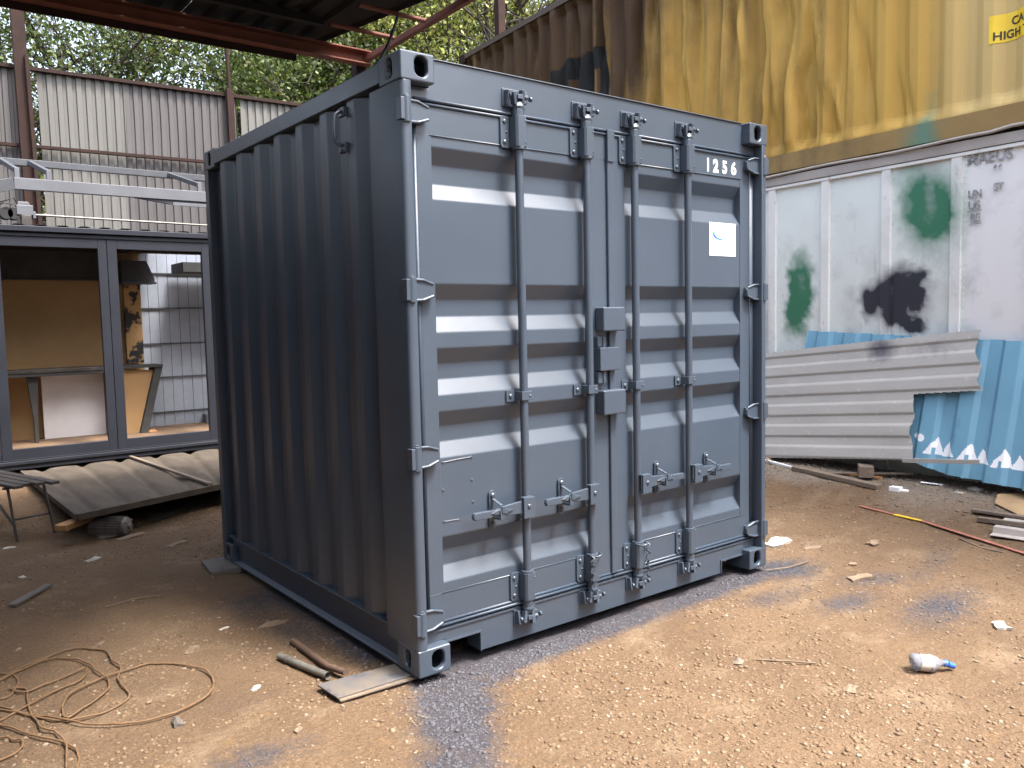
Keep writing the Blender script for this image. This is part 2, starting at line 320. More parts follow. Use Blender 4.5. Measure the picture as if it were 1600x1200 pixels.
# pebbles and grit strewn over the dirt
def rocks(name, n, sampler, smin, smax, m, label, seed, power=2.5, flat=.6):
    r = np.random.default_rng(seed)
    bm = bmesh.new(); bmesh.ops.create_icosphere(bm, subdivisions=1, radius=1); bv = np.array([v.co[:] for v in bm.verts]); bf = np.array([[v.index for v in f.verts] for f in bm.faces]); bm.free()
    P = sampler(r, n); n = len(P); s = smin + (smax - smin) * r.random(n) ** power
    A = r.random(n) * 6.283; sc = r.uniform(.55, 1.25, (n, 3)); sc[:, 2] *= flat
    V = bv[None] * (1 + r.uniform(-.28, .28, (n, 12, 1))) * (sc * s[:, None])[:, None, :]
    c, s_ = np.cos(A)[:, None], np.sin(A)[:, None]; x = V[..., 0] * c - V[..., 1] * s_; y = V[..., 0] * s_ + V[..., 1] * c; V = np.stack([x, y, V[..., 2]], -1)
    gi = lambda a, v: np.clip(np.searchsorted(a, v), 1, len(a) - 1)
    ix, iy = gi(gx, P[:, 0]), gi(gy, P[:, 1]); z = np.minimum(ZZ[iy, ix], ZZ[iy - 1, ix - 1])
    V += np.stack([P[:, 0], P[:, 1], z + s * .18 * flat], -1)[:, None, :]
    vs = V.reshape(-1, 3); fs = (bf[None] + (np.arange(n) * 12)[:, None, None]).reshape(-1, 3)
    me = bpy.data.meshes.new(name); me.vertices.add(len(vs)); me.vertices.foreach_set('co', vs.ravel().astype(np.float32))
    me.loops.add(fs.size); me.loops.foreach_set('vertex_index', fs.ravel().astype(np.int32)); me.polygons.add(len(fs))
    me.polygons.foreach_set('loop_start', np.arange(0, fs.size, 3, dtype=np.int32)); me.polygons.foreach_set('loop_total', np.full(len(fs), 3, dtype=np.int32)); me.update()
    setattr_(me, 'rnd', np.repeat(r.random(n), 12)); setattr_(me, 'spray', np.repeat(spraymask(P[:, 0], P[:, 1]), 12)); setattr_(me, 'grav', np.repeat(gravmask(P[:, 0], P[:, 1]), 12))
    me.materials.append(m); o = bpy.data.objects.new(name, me); COL.objects.link(o); tag(o, label, 'gravel', kind='stuff'); return o
def rockmat(name, cols):
    m = bpy.data.materials.new(name); m.use_nodes = True; t = m.node_tree; N = t.nodes; L = t.links; b = N['Principled BSDF']; b.inputs['Roughness'].default_value = .85; b.inputs['Specular IOR Level'].default_value = .3
    at = N.new('ShaderNodeAttribute'); at.attribute_name = 'rnd'; r = N.new('ShaderNodeValToRGB'); e = r.color_ramp.elements
    e[0].color = (*cols[0], 1); e[1].color = (*cols[-1], 1)
    for i, c in enumerate(cols[1:-1]): x = e.new((i + 1) / (len(cols) - 1)); x.color = (*c, 1)
    L.new(at.outputs['Fac'], r.inputs[0]); src = r.outputs[0]
    for nm, c, k in (('grav', (.24, .21, .175), .55), ('spray', (.070, .076, .094), .9)):
        a = N.new('ShaderNodeAttribute'); a.attribute_name = nm; mr = N.new('ShaderNodeMapRange'); mr.inputs[1].default_value = .2; mr.inputs[2].default_value = .6; mr.inputs[4].default_value = k
        L.new(a.outputs['Fac'], mr.inputs[0]); x = N.new('ShaderNodeMix'); x.data_type = 'RGBA'; L.new(mr.outputs[0], x.inputs[0]); L.new(src, x.inputs[6]); x.inputs[7].default_value = (*c, 1); src = x.outputs[2]
    L.new(src, b.inputs['Base Color']); return m
rockm = rockmat('pebble_colours', [(.11, .07, .043), (.16, .105, .063), (.195, .13, .08), (.15, .098, .06), (.215, .155, .10), (.135, .088, .055), (.185, .125, .08), (.26, .215, .165)])
def samp_near(r, n):
    d = .9 + 6.8 * r.random(n * 2) ** .95; a = np.radians(38 + r.uniform(-37, 37, n * 2)); P = np.stack([CAM.x + d * np.sin(a), CAM.y + d * np.cos(a)], -1)
    k = ~((P[:, 0] > .0) & (P[:, 0] < 2.44) & (P[:, 1] > .05) & (P[:, 1] < 2.4)); clump = vnoise(P[:, 0], P[:, 1], 1.6, 21) + vnoise(P[:, 0], P[:, 1], 5, 22) * .8 + vnoise(P[:, 0], P[:, 1], 13, 23) * .5 + .35 * sm((P[:, 0] + .4) / 1.2)
    k &= r.random(n * 2) < np.clip(.34 + 1.5 * clump, .05, 1); return P[k][:n]
def samp_grav(r, n):
    P = np.stack([r.uniform(3.3, 5.9, n * 3), r.uniform(-1.6, 2.8, n * 3)], -1); g = gravmask(P[:, 0], P[:, 1]); return P[r.random(n * 3) < g][:n]
def samp_spray(r, n):
    P = np.stack([r.uniform(-.8, 3.3, n * 6), r.uniform(-1.2, .3, n * 6)], -1); g = spraymask(P[:, 0], P[:, 1]); k = (r.random(n * 6) < g * g) & ~((P[:, 1] > .04) & (P[:, 0] > 0) & (P[:, 0] < 2.44)); return P[k][:n]
rocks('pebbles', 60000, samp_near, .0020, .0125, rockm, 'brown and tan grit and pebbles strewn over the packed dirt', 31, 3.8)
rocks('gravel_bank', 11000, samp_grav, .006, .019, rockm, 'grey brown gravel spread below the leaning sheets', 32, 1.8)
rocks('painted_gravel', 11000, samp_spray, .002, .0085, rockm, 'blue grey oversprayed gravel along the container sill', 33, 2.2)

# ------------------------------------------------------------------ the grey container
CW, CL, CH = 2.438, 2.418, 2.591
ct = thing('shipping_container', (CW / 2, CL / 2, 0), 'short anthracite grey freight container with closed double doors, numbered 1256', 'container')
def casting(x0, y0, top, front, right):
    b = MB(); w, d, h = .162, .178, .118; z0 = CH - h if top else 0; x1, y1, z1 = x0 + w, y0 + d, z0 + h
    ox = x1 if right else x0; oy = y0 if front else y1; s = -1 if front else 1
    cx = w - .105 + .0 if right else .105
    cz = .062
    b.holed((x0, oy, z0), (1, 0, 0), (0, 0, 1), (0, -s, 0), w, h, .098 if not right else .072, cz, .031, .042, .03)
    b.holed((ox, y0, z0), (0, 1, 0), (0, 0, 1), (-1 if right else 1, 0, 0), d, h, .095 if front else .083, cz, .024, .040, .03)
    b.add([(x0, y0, z1), (x1, y0, z1), (x1, y1, z1), (x0, y1, z1)], [(0, 1, 2, 3)]); b.add([(x0, y0, z0), (x1, y0, z0), (x1, y1, z0), (x0, y1, z0)], [(3, 2, 1, 0)])
    iy = y1 if front else y0; ix = x0 if right else x1
    b.add([(x0, iy, z0), (x1, iy, z0), (x1, iy, z1), (x0, iy, z1)], [(0, 1, 2, 3)]); b.add([(ix, y0, z0), (ix, y1, z0), (ix, y1, z1), (ix, y0, z1)], [(0, 1, 2, 3)])
    # closed dark core behind the holes
    return b.build('corner_casting', paint, ct, bevel=.008, seg=3)
for top in (0, 1):
    for fr in (1, 0):
        for rt in (0, 1): casting(CW - .162 if rt else 0, 0 if fr else CL - .178, top, fr, rt)
postp = [(0, .262), (0, .020), (.003, .010), (.010, .003), (.020, 0), (.042, 0), (.047, .003), (.048, .010), (.048, .066), (.092, .066), (.092, .10), (.02, .10), (.02, .262)]
for rt in (0, 1):
    MB().prism(postp, lambda u, v, t: ((CW - u) if rt else u, v, t), .118, CH - .118).build('corner_post', paint, ct, bevel=.0015, smooth='auto')
    b = MB(); x0 = CW - .06 if rt else 0; b.box(x0, x0 + .06, CL - .06, CL, .118, CH - .118); b.box(CW - .075 if rt else .06, CW - .06 if rt else .075, CL - .1, CL - .01, .118, CH - .118)
    b.build('corner_post', paint, ct, bevel=.003)
    sg = (lambda x: CW - x) if rt else (lambda x: x)
    xs = sorted((sg(.0), sg(.05))); MB().box(*xs, .178, CL - .178, 2.492, 2.574).build('top_rail', paint, ct, bevel=.004)
    b = MB(); pr = [(.008, .168), (.008, .160), (.030, .150), (.034, .14), (.034, .022), (.006, .010), (.006, .0), (.04, .0), (.05, .012), (.05, .168)]
    b.prism(pr, lambda u, v, t: (sg(u), t, v), .178, CL - .1); b.build('bottom_rail', paint, ct, bevel=.0015)
    # corrugated side: outer flats end at y = .502 + .279 k
    prof = [(.262, .050)]
    for k in range(-1, 8):
        e = .502 + .279 * k
        if e - .072 - .066 < .27: continue
        if e > 2.25: break
        prof += [(e - .138, .052), (e - .072, .016), (e, .016), (e + .066, .052)]
    prof += [(2.36, .052)]
    MB().sheet(rounded(prof, .007), lambda u, v, t: (sg(v), u, t), .16, 2.50, 6).build('side_panel', paint, ct, thick=.003, smooth=False)
MB().box(.02, CW - .02, .12, CL - .02, 2.555, 2.580).build('roof', paint, ct)
b = MB(); b.box(.06, CW - .06, CL - .04, CL - .01, .0, 2.55); b.build('back_panel', paint, ct)
MB().box(.05, CW - .05, .1, CL - .04, .12, .15).build('floor', dark_in, ct)
# header and sill
b = MB(); b.prism([(.165, 2.588), (.165, 2.470), (.048, 2.470), (.048, 2.422), (CW - .048, 2.422), (CW - .048, 2.470), (CW - .165, 2.470), (CW - .165, 2.588)], lambda u, v, t: (u, t, v), .056, .115)
b.box(.165, CW - .165, .049, .115, 2.5885, 2.594); hd = b.build('door_header', paint, ct, bevel=.002)
b = MB(); b.prism([(.05, .118), (.165, .118), (.165, .100), (.356, .100), (.356, .014), (2.078, .014), (2.078, .082), (CW - .165, .082), (CW - .165, .118), (CW - .05, .118), (CW - .05, .158), (.05, .158)],
              lambda u, v, t: (u, t, v), .056, .16)
b.build('door_sill', paint, ct, bevel=.002)
b = MB()
for x0, x1, z, xv in ((.165, .362, .101, .356), (2.072, CW - .165, .083, 2.072)):
    b = MB(); b.box(x0, x1, .050, .056, z, z + .008); b.box(xv, xv + .006, .0501, .056, .014, z + .001); b.build('fork_pocket_rim', paint, ct)
b = MB(); b.prism([(.050, .158), (.112, .158), (.112, .180), (.062, .174), (.050, .168)], lambda u, v, t: (t, u, v), .05, CW - .05); b.build('sill_ledge', paint, ct, bevel=.0015)
# door leaves
RIBS = [(2.235, 2.017), (1.664, 1.456), (1.390, 1.186), (1.118, .914), (.570, .366)]
def door(x0, x1, s0, s1, left):
    """x0..x1 leaf, s0..s1 corrugated panel between its stiles"""
    prof = [(.052, 2.288), (.058, 2.278)]
    prof = [(.060, 2.279)]
    for a, c in RIBS: prof += [(.060, a), (.098, a - .068), (.098, c + .068), (.060, c)]
    prof += [(.060, .324)]
    d = MB().sheet(rounded(prof, .0045), lambda u, v, t: (t, u, v), s0 - .004, s1 + .004).build('door', paint, ct, thick=.002, smooth=False)
    b = MB(); b.box(x0, x1, .0565, .10, 2.2805, 2.398); b.box(x0, x1, .0565, .10, .204, .3225)
    b.box(x0, s0, .0565, .102, .3225, 2.2805); b.box(s1, x1, .0565, .102, .3225, 2.2805); b.build('door_frame', paint, d, bevel=.0015)
    for z in (2.280, .3235): MB().tube([(s0 - .01, .0575, z), (s1 + .01, .0575, z)], .0034, 6).build('weld_bead', paint, d, smooth=True)
    b = MB()
    for k, (z, dy) in enumerate(((2.403, -.001), (2.421, -.003), (.198, .000), (.184, -.006))): b.tube([(x0 - .01, .056 + dy, z), (x1 + .01, .056 + dy, z)], .0072, 8)
    xo = x0 - .008 if left else x1 + .008
    b.tube([(xo, .060, .186), (xo, .060, 2.414)], .009, 8); xo2 = x0 - .026 if left else x1 + .026; b.tube([(xo2, .064, .18), (xo2, .064, 2.42)], .010, 8); xo3 = x0 - .043 if left else x1 + .038; b.tube([(xo3, .066, .18), (xo3, .066, 2.42)], .008, 8)
    b.build('gasket', gasket, d, smooth=True)
    return d
dL = door(.098, 1.1885, .171, 1.070, True); dR = door(1.190, 2.345, 1.315, 2.258, False)
b = MB(); b.prism([(1.187, .0565), (1.187, .046), (1.191, .043), (1.222, .043), (1.226, .046), (1.226, .0565)], lambda u, v, t: (u, v, t), .20, 2.415)
b.box(1.184, 1.232, .037, .043, 2.27, 2.425); b.build('overlap_strip', paint, dR, bevel=.002)
def bolt(b, x, y, z, r=.008, h=.007): b.tube([(x, y, z), (x, y - h * .6, z), (x, y - h, z)], [r, r, r * .55], 8)
def locking_gear(x, d, s):
    """rod at x on door d, lever points to side s"""
    MB().tube([(x, .022, .150), (x, .022, 2.462)], .0195, 16).build('locking_bar', paint, d, smooth='auto')
    for z0, z1, top in ((2.272, 2.406, True), (.206, .332, False)):
        b = MB(); n = 8
        b.prism([(x - .031, .056), (x - .031, .002), (x - .022, -.008), (x + .022, -.008), (x + .031, .002), (x + .031, .056)], lambda u, v, t: (u, v, t), z0, z1)
        zc = z0 - .011 if top else z1 + .0; b.tube([(x, .022, zc), (x, .022, zc + .011)], .031, 16)
        b.prism([(x - .081, z0 + .01), (x - .074, z0 - .003), (x - .033, z0 - .003), (x - .033, z1 + .003), (x - .074, z1 + .003), (x - .081, z1 - .01)], lambda u, v, t: (u, t, v), .046, .056)
        for z in (z0 + .022, z1 - .022): bolt(b, x - .060, .046, z, .0095)
        bolt(b, x - .050, .047, (z0 + z1) / 2, .005, .005)
        for z in (z0 + .02, z1 - .02): bolt(b, x + .018, -.008, z, .004, .003)
        zz = z1 if top else z0 - .03
        b.tube([(x, .022, zz), (x, .022, zz + .03)], .026, 12)
        b.build('bar_bracket', paint, d, bevel=.0015)
    b = MB(); b.box(x - .078, x - .026, .050, .056, 1.131, 1.184); b.box(x - .030, x + .032, -.004, .003, 1.138, 1.178); b.box(x - .030, x - .024, .003, .056, 1.138, 1.178)
    b.box(x + .026, x + .032, .003, .056, 1.138, 1.178); bolt(b, x - .055, .05, 1.157, .0105); bolt(b, x + .017, -.004, 1.157, .005, .004); b.build('bar_clamp', paint, d, bevel=.002)
    for zc, sg in ((2.487, 1), (.124, -1)):
        b = MB(); q = lambda z: zc + sg * z
        Z = lambda a, c: sorted((q(a), q(c)))
        b.tube([(x, .022, q(-.055)), (x, .022, q(-.040)), (x, .024, q(-.018))], [.024, .029, .020], 12)
        b.beam((x - .022, .020, q(-.03)), (x - .036, .012, q(.022)), .016, .03, (0, 1, 0)); b.beam((x + .020, .020, q(-.03)), (x + .012, .006, q(.034)), .016, .026, (0, 1, 0))
        b.box(x - .018, x + .012, -.004, .026, *Z(-.008, .012)); b.tube([(x - .048, .020, q(.008)), (x + .052, .020, q(.008))], .011, 10)
        b.build('cam_end', paint, d, bevel=.002)
        b = MB(); b.beam((x - .050, .022, q(-.002)), (x - .052, .056, q(.004)), .013, .064); b.beam((x + .044, .018, q(.006)), (x + .048, .056, q(.004)), .016, .052); b.box(x - .064, x + .066, .049, .056, *Z(-.036, .044))
        b.box(x + .020, x + .040, .012, .05, *Z(.014, .034)); b.tube([(x + .056, .008, q(.0)), (x + .068, .008, q(.0))], .012, 8)
        b.build('cam_keeper', paint, d, bevel=.003)
    # lever
    b = MB(); zc = .650; X = lambda a: x + s * a
    xs = sorted((X(-.012), X(.052))); b.box(*xs, -.030, -.020, zc - .050, zc + .046); b.box(*xs, -.020, .004, zc + .036, zc + .046); b.box(*xs, -.020, .004, zc - .050, zc - .040); bolt(b, X(.022), -.030, zc + .005, .011, .006)
    b.build('lever_hub', paint, d, bevel=.003)
    b = MB(); pl = [(.040, .030), (.075, .030), (.165, .022), (.195, .014), (.315, .013), (.322, 0), (.315, -.015), (.20, -.016), (.165, -.020), (.075, -.026), (.040, -.028)]
    b.prism([(X(u), zc + v) for u, v in pl], lambda u, v, t: (u, t, v), -.016, -.002)
    b.prism([(X(u), zc + v) for u, v in ((.105, .002), (.150, .014), (.200, .013), (.232, .002), (.200, -.010), (.150, -.012))], lambda u, v, t: (u, t, v), -.023, -.016)
    b.prism([(X(u), zc + v) for u, v in ((.225, .015), (.318, .015), (.324, 0), (.318, -.017), (.225, -.018))], lambda u, v, t: (u, t, v), -.019, .003)
    b.build('door_handle', paint, d, bevel=.003)
    b = MB(); hx = X(.175)
    b.prism([(hx - .017, zc - .078), (hx - .008, zc - .088), (hx + .012, zc - .088), (hx + .020, zc - .078), (hx + .020, zc + .078), (hx + .012, zc + .088), (hx - .008, zc + .088), (hx - .017, zc + .078)], lambda u, v, t: (u, t, v), .047, .056)
    bolt(b, hx + .002, .047, zc + .066, .013, .010); bolt(b, hx + .002, .047, zc - .066, .013, .010)
    b.box(hx - .014, hx + .014, -.022, .047, zc - .034, zc - .024); b.box(hx - .012, hx + .010, -.030, -.022, zc - .034, zc + .010)
    b.beam((hx, .044, zc + .052), (hx + .003, -.018, zc + .030), .016, .006); b.box(hx - .004, hx + .016, -.034, -.026, zc - .004, zc + .028)
    b.build('handle_catch', paint, d, bevel=.002)
for x, d, s in ((.612, dL, -1), (1.026, dL, -1), (1.354, dR, 1), (1.762, dR, 1)): locking_gear(x, d, s)
for z in (2.358, 1.635, .936, .230):
    for d, sg in ((dL, lambda x: x), (dR, lambda x: CW - x)):
        b = MB(); pl = [(.030, -.046), (.090, -.044), (.140, -.030), (.152, -.014), (.152, .014), (.140, .030), (.090, .044), (.030, .046)]
        b.prism([(sg(u), z + v) for u, v in pl], lambda u, v, t: (u, t, v), .026, .042)
        b.box(*sorted((sg(.06), sg(.145))), .040, .057, z - .026, z + .026)
        for e in (-1, 1): b.tube([(sg(.030), .024, z + e * .044), (sg(.092), .024, z + e * .041), (sg(.144), .028, z + e * .024)], .0065, 8)
        b.tube([(sg(.024), .006, z - .052), (sg(.024), .006, z + .052)], .0165, 12); b.tube([(sg(.024), .006, z + .052), (sg(.024), .006, z + .060)], .011, 10)
        b.box(*sorted((sg(-.006), sg(.012))), -.006, .034, z - .044, z + .044)
        b.build('hinge', paint, d, bevel=.003)
# lock boxes across the two doors
MB().box(1.100, 1.250, -.006, .0565, 1.438, 1.556).build('lock_box', paint, dL, bevel=.007, seg=3); MB().box(1.097, 1.249, -.006, .0565, 1.024, 1.146).build('lock_box', paint, dL, bevel=.007, seg=3)
b = MB(); b.box(1.092, 1.222, .012, .0565, 1.243, 1.358); b.box(1.092, 1.150, .030, .0565, 1.362, 1.412); b.box(1.092, 1.150, .030, .0565, 1.180, 1.238); b.tube([(1.13, .03, 1.18), (1.13, .03, 1.41)], .009, 8)
b.build('hasp_plate', paint, dL, bevel=.004)
b = MB()   # welded outline of a data plate that is gone
zz = lambda: random.uniform(-.001, .001)
MB().tube([(.185, .0585, .896), (.26, .0585, .900), (.335, .0585, .902)], .003, 6).build('weld_bead', paint, dL, smooth='auto'); MB().tube([(.183, .0585, .636), (.26, .0585, .634)], .0025, 6).build('weld_bead', paint, dL, smooth='auto')
for x, z in ((.185, .896), (.335, .902), (.182, .775), (.336, .80), (.184, .636), (.34, .70)): b = MB(); bolt(b, x, .059, z, .006, .004); b.build('rivet', paint, dL, smooth='auto')
text('painted_number', '1', .094, white_paint, (1.957, .0562, 2.301), (1, 0, 0), (0, 0, 1), dR, .0045, .7)
text('painted_number', '2', .094, white_paint, (2.017, .0562, 2.300), (1, 0, 0), (0, 0, 1), dR, .0042, .95)
text('painted_number', '5', .094, white_paint, (2.098, .0562, 2.300), (1, 0, 0), (0, 0, 1), dR, .0035, .9)
text('painted_number', '6', .094, white_paint, (2.175, .0562, 2.300), (1, 0, 0), (0, 0, 1), dR, .0028, 1.0)
b = MB(); b.box(1.985, 2.218, .0572, .0588, 1.838, 2.022); st = b.build('sticker', stick_w, dR)
b = MB(); pts = []
for k in range(15):
    a = R(165 + k * 9.5); pts.append((2.075 + .062 * math.cos(a), 1.960 + .034 * math.sin(a)))
inner = [(2.082 + .052 * math.cos(R(165 + k * 9.5)), 1.966 + .030 * math.sin(R(165 + k * 9.5))) for k in range(15)][::-1]
b.prism(pts + inner, lambda u, v, t: (u, t, v), .0562, .0570); b.build('printed_logo', stick_b, st)
b = MB(); b.box(2.035, 2.043, .0562, .0570, 1.972, 1.992); b.box(2.052, 2.060, .0562, .0570, 1.972, 1.988); b.build('printed_logo', stick_b, st)
b = MB(); b.box(2.168, 2.176, .0562, .0570, 1.972, 2.004); b.build('printed_mark', stick_c, st)
# bracket on the left side
b = MB(); b.tube([(-.004, .53, 2.30), (-.030, .53, 2.315), (-.034, .53, 2.34), (-.034, .53, 2.41), (-.030, .53, 2.435), (-.004, .53, 2.455)], .009, 8)
b.box(-.002, .016, .50, .56, 2.27, 2.315); b.box(-.002, .016, .50, .56, 2.43, 2.47); b.tube([(.0, .53, 2.28), (-.012, .53, 2.28)], .01, 8)
b.build('lashing_bracket', paint, ct, bevel=.002, smooth='auto')
# seal cables tangled round two rods
for (cx, zt, zb, d) in ((1.026, .34, .16, dL), (1.354, .335, .15, dR)):
    b = MB(); pts = []
    sx = -1 if cx < 1.1 else 1
    for k in range(15): z = zt - (zt - zb) * k / 14; pts.append((cx + sx * .034 + .010 * math.sin(k * 1.9), -.014 + .006 * math.cos(k * 2.3), z))
    b.tube(pts, .0045, 6); pts2 = [(p[0] + .007 * math.sin(i * 1.3 + 2), p[1] - .004, p[2]) for i, p in enumerate(pts)]; b.tube(pts2, .004, 6)
    b.tube([(cx + .03 * math.cos(a), .020 - .045 * max(0, math.sin(a)) - .01, zt + .004 * math.sin(a * 2)) for a in np.linspace(0, 3.14, 9)], .0045, 6); b.build('twisted_wire', paint, d, smooth=True)

# ------------------------------------------------------------------ things under and beside the container
def quadslab(name, pts, z, th, m, label, cat, bevel=.002, group=None):
    b = MB(); b.prism([(p[0], p[1]) for p in pts], lambda u, v, t: (u, v, t), z, z + th); return tag(b.build(name, m, None, bevel), label, cat, group)
quadslab('steel_plate', [(-.345, .255), (-.335, .085), (.19, .075), (.20, .21)], -.0125, .008, plate_m, 'flat oversprayed steel plate sticking out from under the near bottom corner casting', 'plate')
quadslab('steel_plate', [(-.315, .232), (-.330, .072), (.05, .055), (.10, .19)], -.022, .009, wood_old, 'lower dark board just under the steel plate at the near corner', 'board')
quadslab('concrete_block', [(-.165, 2.16), (.14, 2.12), (.16, 2.44), (-.13, 2.46)], -.045, .044, concrete, 'dusty grey slab wedged beneath the rear left foot of the grey container', 'block', .004)
b = MB(); b.tube([(-.340, .665, -.012), (-.30, .47, -.012), (-.268, .315, -.010)], .0165, 14, cap=False); b.tube([(-.330, .617, -.012), (-.326, .597, -.012)], .0185, 14); b.add([(-.268 + .0165 * math.cos(a), .315, -.010 + .0165 * math.sin(a)) for a in np.linspace(0, 6.283, 13)[:-1]], [])
tag(b.build('pipe', pipe_m, None, 0, 'auto'), 'short grey green pipe offcut lying beside the rusty bar', 'pipe')
b = MB(); b.tube([(-.225, .785, -.008), (-.222, .55, -.012), (-.225, .40, -.008), (-.205, .27, .002)], [.017, .0165, .015, .014], 12)
tag(b.build('metal_bar', pipe_b, None, 0, 'auto'), 'rusty brown bar lying parallel to the short grey pipe', 'bar')
# cord tangle
CORDS = [[(-1.378,1.255),(-1.308,1.326),(-1.17,1.394),(-1.042,1.432),(-0.944,1.295),(-0.947,1.152),(-0.93,1.045),(-0.976,0.909),(-0.974,0.721),(-1.019,0.653),(-1.123,0.612),(-1.232,0.637),(-1.323,0.769),(-1.453,0.981),
 (-1.54,1.08),(-1.5,1.2),(-1.419,1.207),(-1.299,1.301),(-1.161,1.366),(-1.053,1.225),(-1.028,1.084),(-1.007,0.935),(-1.047,0.807),(-1.151,0.707),(-1.217,0.658),(-1.215,0.763),(-1.152,0.897),(-1.01,0.981),(-0.916,0.988),(-0.82,0.995),(-0.741,0.926),(-0.651,0.758),(-0.662,0.613),(-0.723,0.49),(-0.859,0.422),(-0.979,0.421),(-1.142,0.514),(-1.248,0.671),(-1.337,0.831),(-1.437,1.026),
 (-1.5,1.25),(-1.394,1.33),(-1.325,1.288),(-1.321,1.164),(-1.367,1.043),(-1.425,1.038),(-1.52,.98),(-1.467,0.838),(-1.38,0.664),(-1.331,0.559),(-1.265,0.441),(-1.238,0.358),(-1.256,0.233),(-1.31,0.08),(-1.35,-.02),(-1.36,.04),
 (-1.325,0.085),(-1.286,0.258),(-1.261,0.468),(-1.309,0.636),(-1.322,0.854),(-1.305,1.068),(-1.358,1.114),(-1.31,1.033),(-1.208,1.067),(-1.113,1.113),(-1.058,1.128),(-1.098,1.014),(-1.188,0.968),(-1.318,0.887),(-1.44,.80),(-1.50,.72),
 (-1.484,0.67),(-1.425,0.639),(-1.386,0.574),(-1.402,0.497),(-1.495,0.462),(-1.6,.5)]]
def spline(P, n=6):
    out = []; P = [P[0]] + P + [P[-1]]
    for i in range(1, len(P) - 2):
        for k in range(n):
            t = k / n; a, b_, c, d = P[i - 1], P[i], P[i + 1], P[i + 2]
            out.append(tuple(.5 * ((2 * b_[j]) + (-a[j] + c[j]) * t + (2 * a[j] - 5 * b_[j] + 4 * c[j] - d[j]) * t * t + (-a[j] + 3 * b_[j] - 3 * c[j] + d[j]) * t ** 3) for j in range(2)))
    return out
b = MB()
for c in CORDS:
    P = spline(c); b.tube([(x + .008 * vn, y + .008 * vn, gz(x, y) + .010 + .009 * fbm(x * 3, y * 3, i * .05)) for i, (x, y) in enumerate(P) for vn in (fbm(x * 9, y * 9, i * .2),)], .0042, 7)
tag(b.build('cord', cord_m, None, 0, True, merge=False), 'tangled loops of dusty brown cord on the dirt', 'cord')

# ------------------------------------------------------------------ right wall: silver box with the yellow box on it
TA = R(5.4); T = Vector((math.sin(TA), math.cos(TA), 0)); Nn = Vector((-math.cos(TA), math.sin(TA), 0)); W0 = Vector((4.658, -.517, 0))
def WP(s, z, o=0): return W0 + T * s + Nn * o + Vector((0, 0, z))
s0, s1 = -4.3, 7.89
def gridmesh(name, ss, zs, off, mats, parent, attrs, smooth=False):
    Sg, Zg = np.meshgrid(ss, zs); O = off(Sg, Zg); Sd = O[1]; O = O[0]
    X = W0.x + T.x * Sd + Nn.x * O; Y = W0.y + T.y * Sd + Nn.y * O; V = np.stack([X, Y, Zg], -1).reshape(-1, 3) - np.array(parent.location)
    n, m = len(ss), len(zs); I = np.arange(n * m).reshape(m, n); F = np.stack([I[:-1, :-1], I[:-1, 1:], I[1:, 1:], I[1:, :-1]], -1).reshape(-1, 4)
    me = bpy.data.meshes.new(name); me.from_pydata(V.tolist(), [], F.tolist()); me.materials.append(mats)
    for k, f in attrs.items(): setattr_(me, k, np.clip(f(Sd, Zg), 0, 1).ravel())
    o = bpy.data.objects.new(name, me); COL.objects.link(o); o.parent = parent
    if smooth: me.polygons.foreach_set('use_smooth', [True] * len(me.polygons))
    return o
def blob(S_, Z_, cs, cz, rs, rz, p=2): return np.exp(-((np.abs(S_ - cs) / rs) ** p + (np.abs(Z_ - cz) / rz) ** p))
def green(S_, Z_):
    j = vnoise(S_, Z_, 9, 41) * .10 + vnoise(S_, Z_, 25, 42) * .05; S2 = S_ + j; Z2 = Z_ + j * .6
    a = 1.15 * blob(S2 - .10 * (Z2 - 1.6) * -1, Z2, 1.875, 1.64, .145, .33, 3)
    c = .92 * blob(S2, Z2, .66, 2.25, .20, .23, 2); d = .42 * blob(S2, Z2, .80, 2.55, .22, .35) + .5 * blob(S2, Z2, .74, 2.88, .10, .16) + .25 * blob(S2, Z2, .66, 3.15, .12, .35)
    return a + c + d + .22 * blob(S2, Z2, .55, 2.0, .35, .5) + .25 * blob(S2, Z2, 1.85, 2.05, .12, .12)
def blackp(S_, Z_):
    j = vnoise(S_, Z_, 10, 43) * .08 + vnoise(S_, Z_, 30, 44) * .04; S2 = S_ + j; Z2 = Z_ - j
    m = 0
    for q in ((.86, 1.70, .17, .135), (.76, 1.63, .10, .12), (1.00, 1.66, .12, .11), (1.16, 1.60, .085, .12), (.93, 1.52, .10, .14), (.84, 1.42, .13, .08), (.74, 1.40, .07, .06)): m = np.maximum(m, 1.1 * blob(S2, Z2, *q, 2.2))
    return m + .25 * blob(S2, Z2, .9, 1.6, .4, .35) + .35 * blob(S2, Z2, 2.3, 1.25, .16, .6) + .2 * blob(S2, Z2, .35, 1.7, .2, .2)
sc_ = thing('freight_container', WP((s0 + s1) / 2, .13, -1.2), 'whitish silver panelled freight box with green and black spray paint patches, below the yellow one', 'container')
ss = np.concatenate([np.arange(s0, -.6, .25), np.arange(-.6, 3.6, .022), np.arange(3.6, s1, .25), [s1]])
gridmesh('side_wall', ss, np.arange(.05, 2.68, .022), lambda S_, Z_: (.006 * vnoise(S_, Z_, 2.2, 50) + .004 * vnoise(S_, Z_, 5, 51), S_), silver, sc_,
         {'green': green, 'black': blackp, 'bare': lambda S_, Z_: sm((.42 - S_) / .08) * (.85 + .5 * vnoise(S_, Z_, 6, 54)), 'grime': lambda S_, Z_: np.clip(.05 + .9 * np.maximum(0, vnoise(S_ * 3, Z_ * .4, 2, 52)) + .35 * sm((2.55 - Z_) / -.12) + .5 * vnoise(S_, Z_, 6, 53), 0, .55)}, True)
k = 0
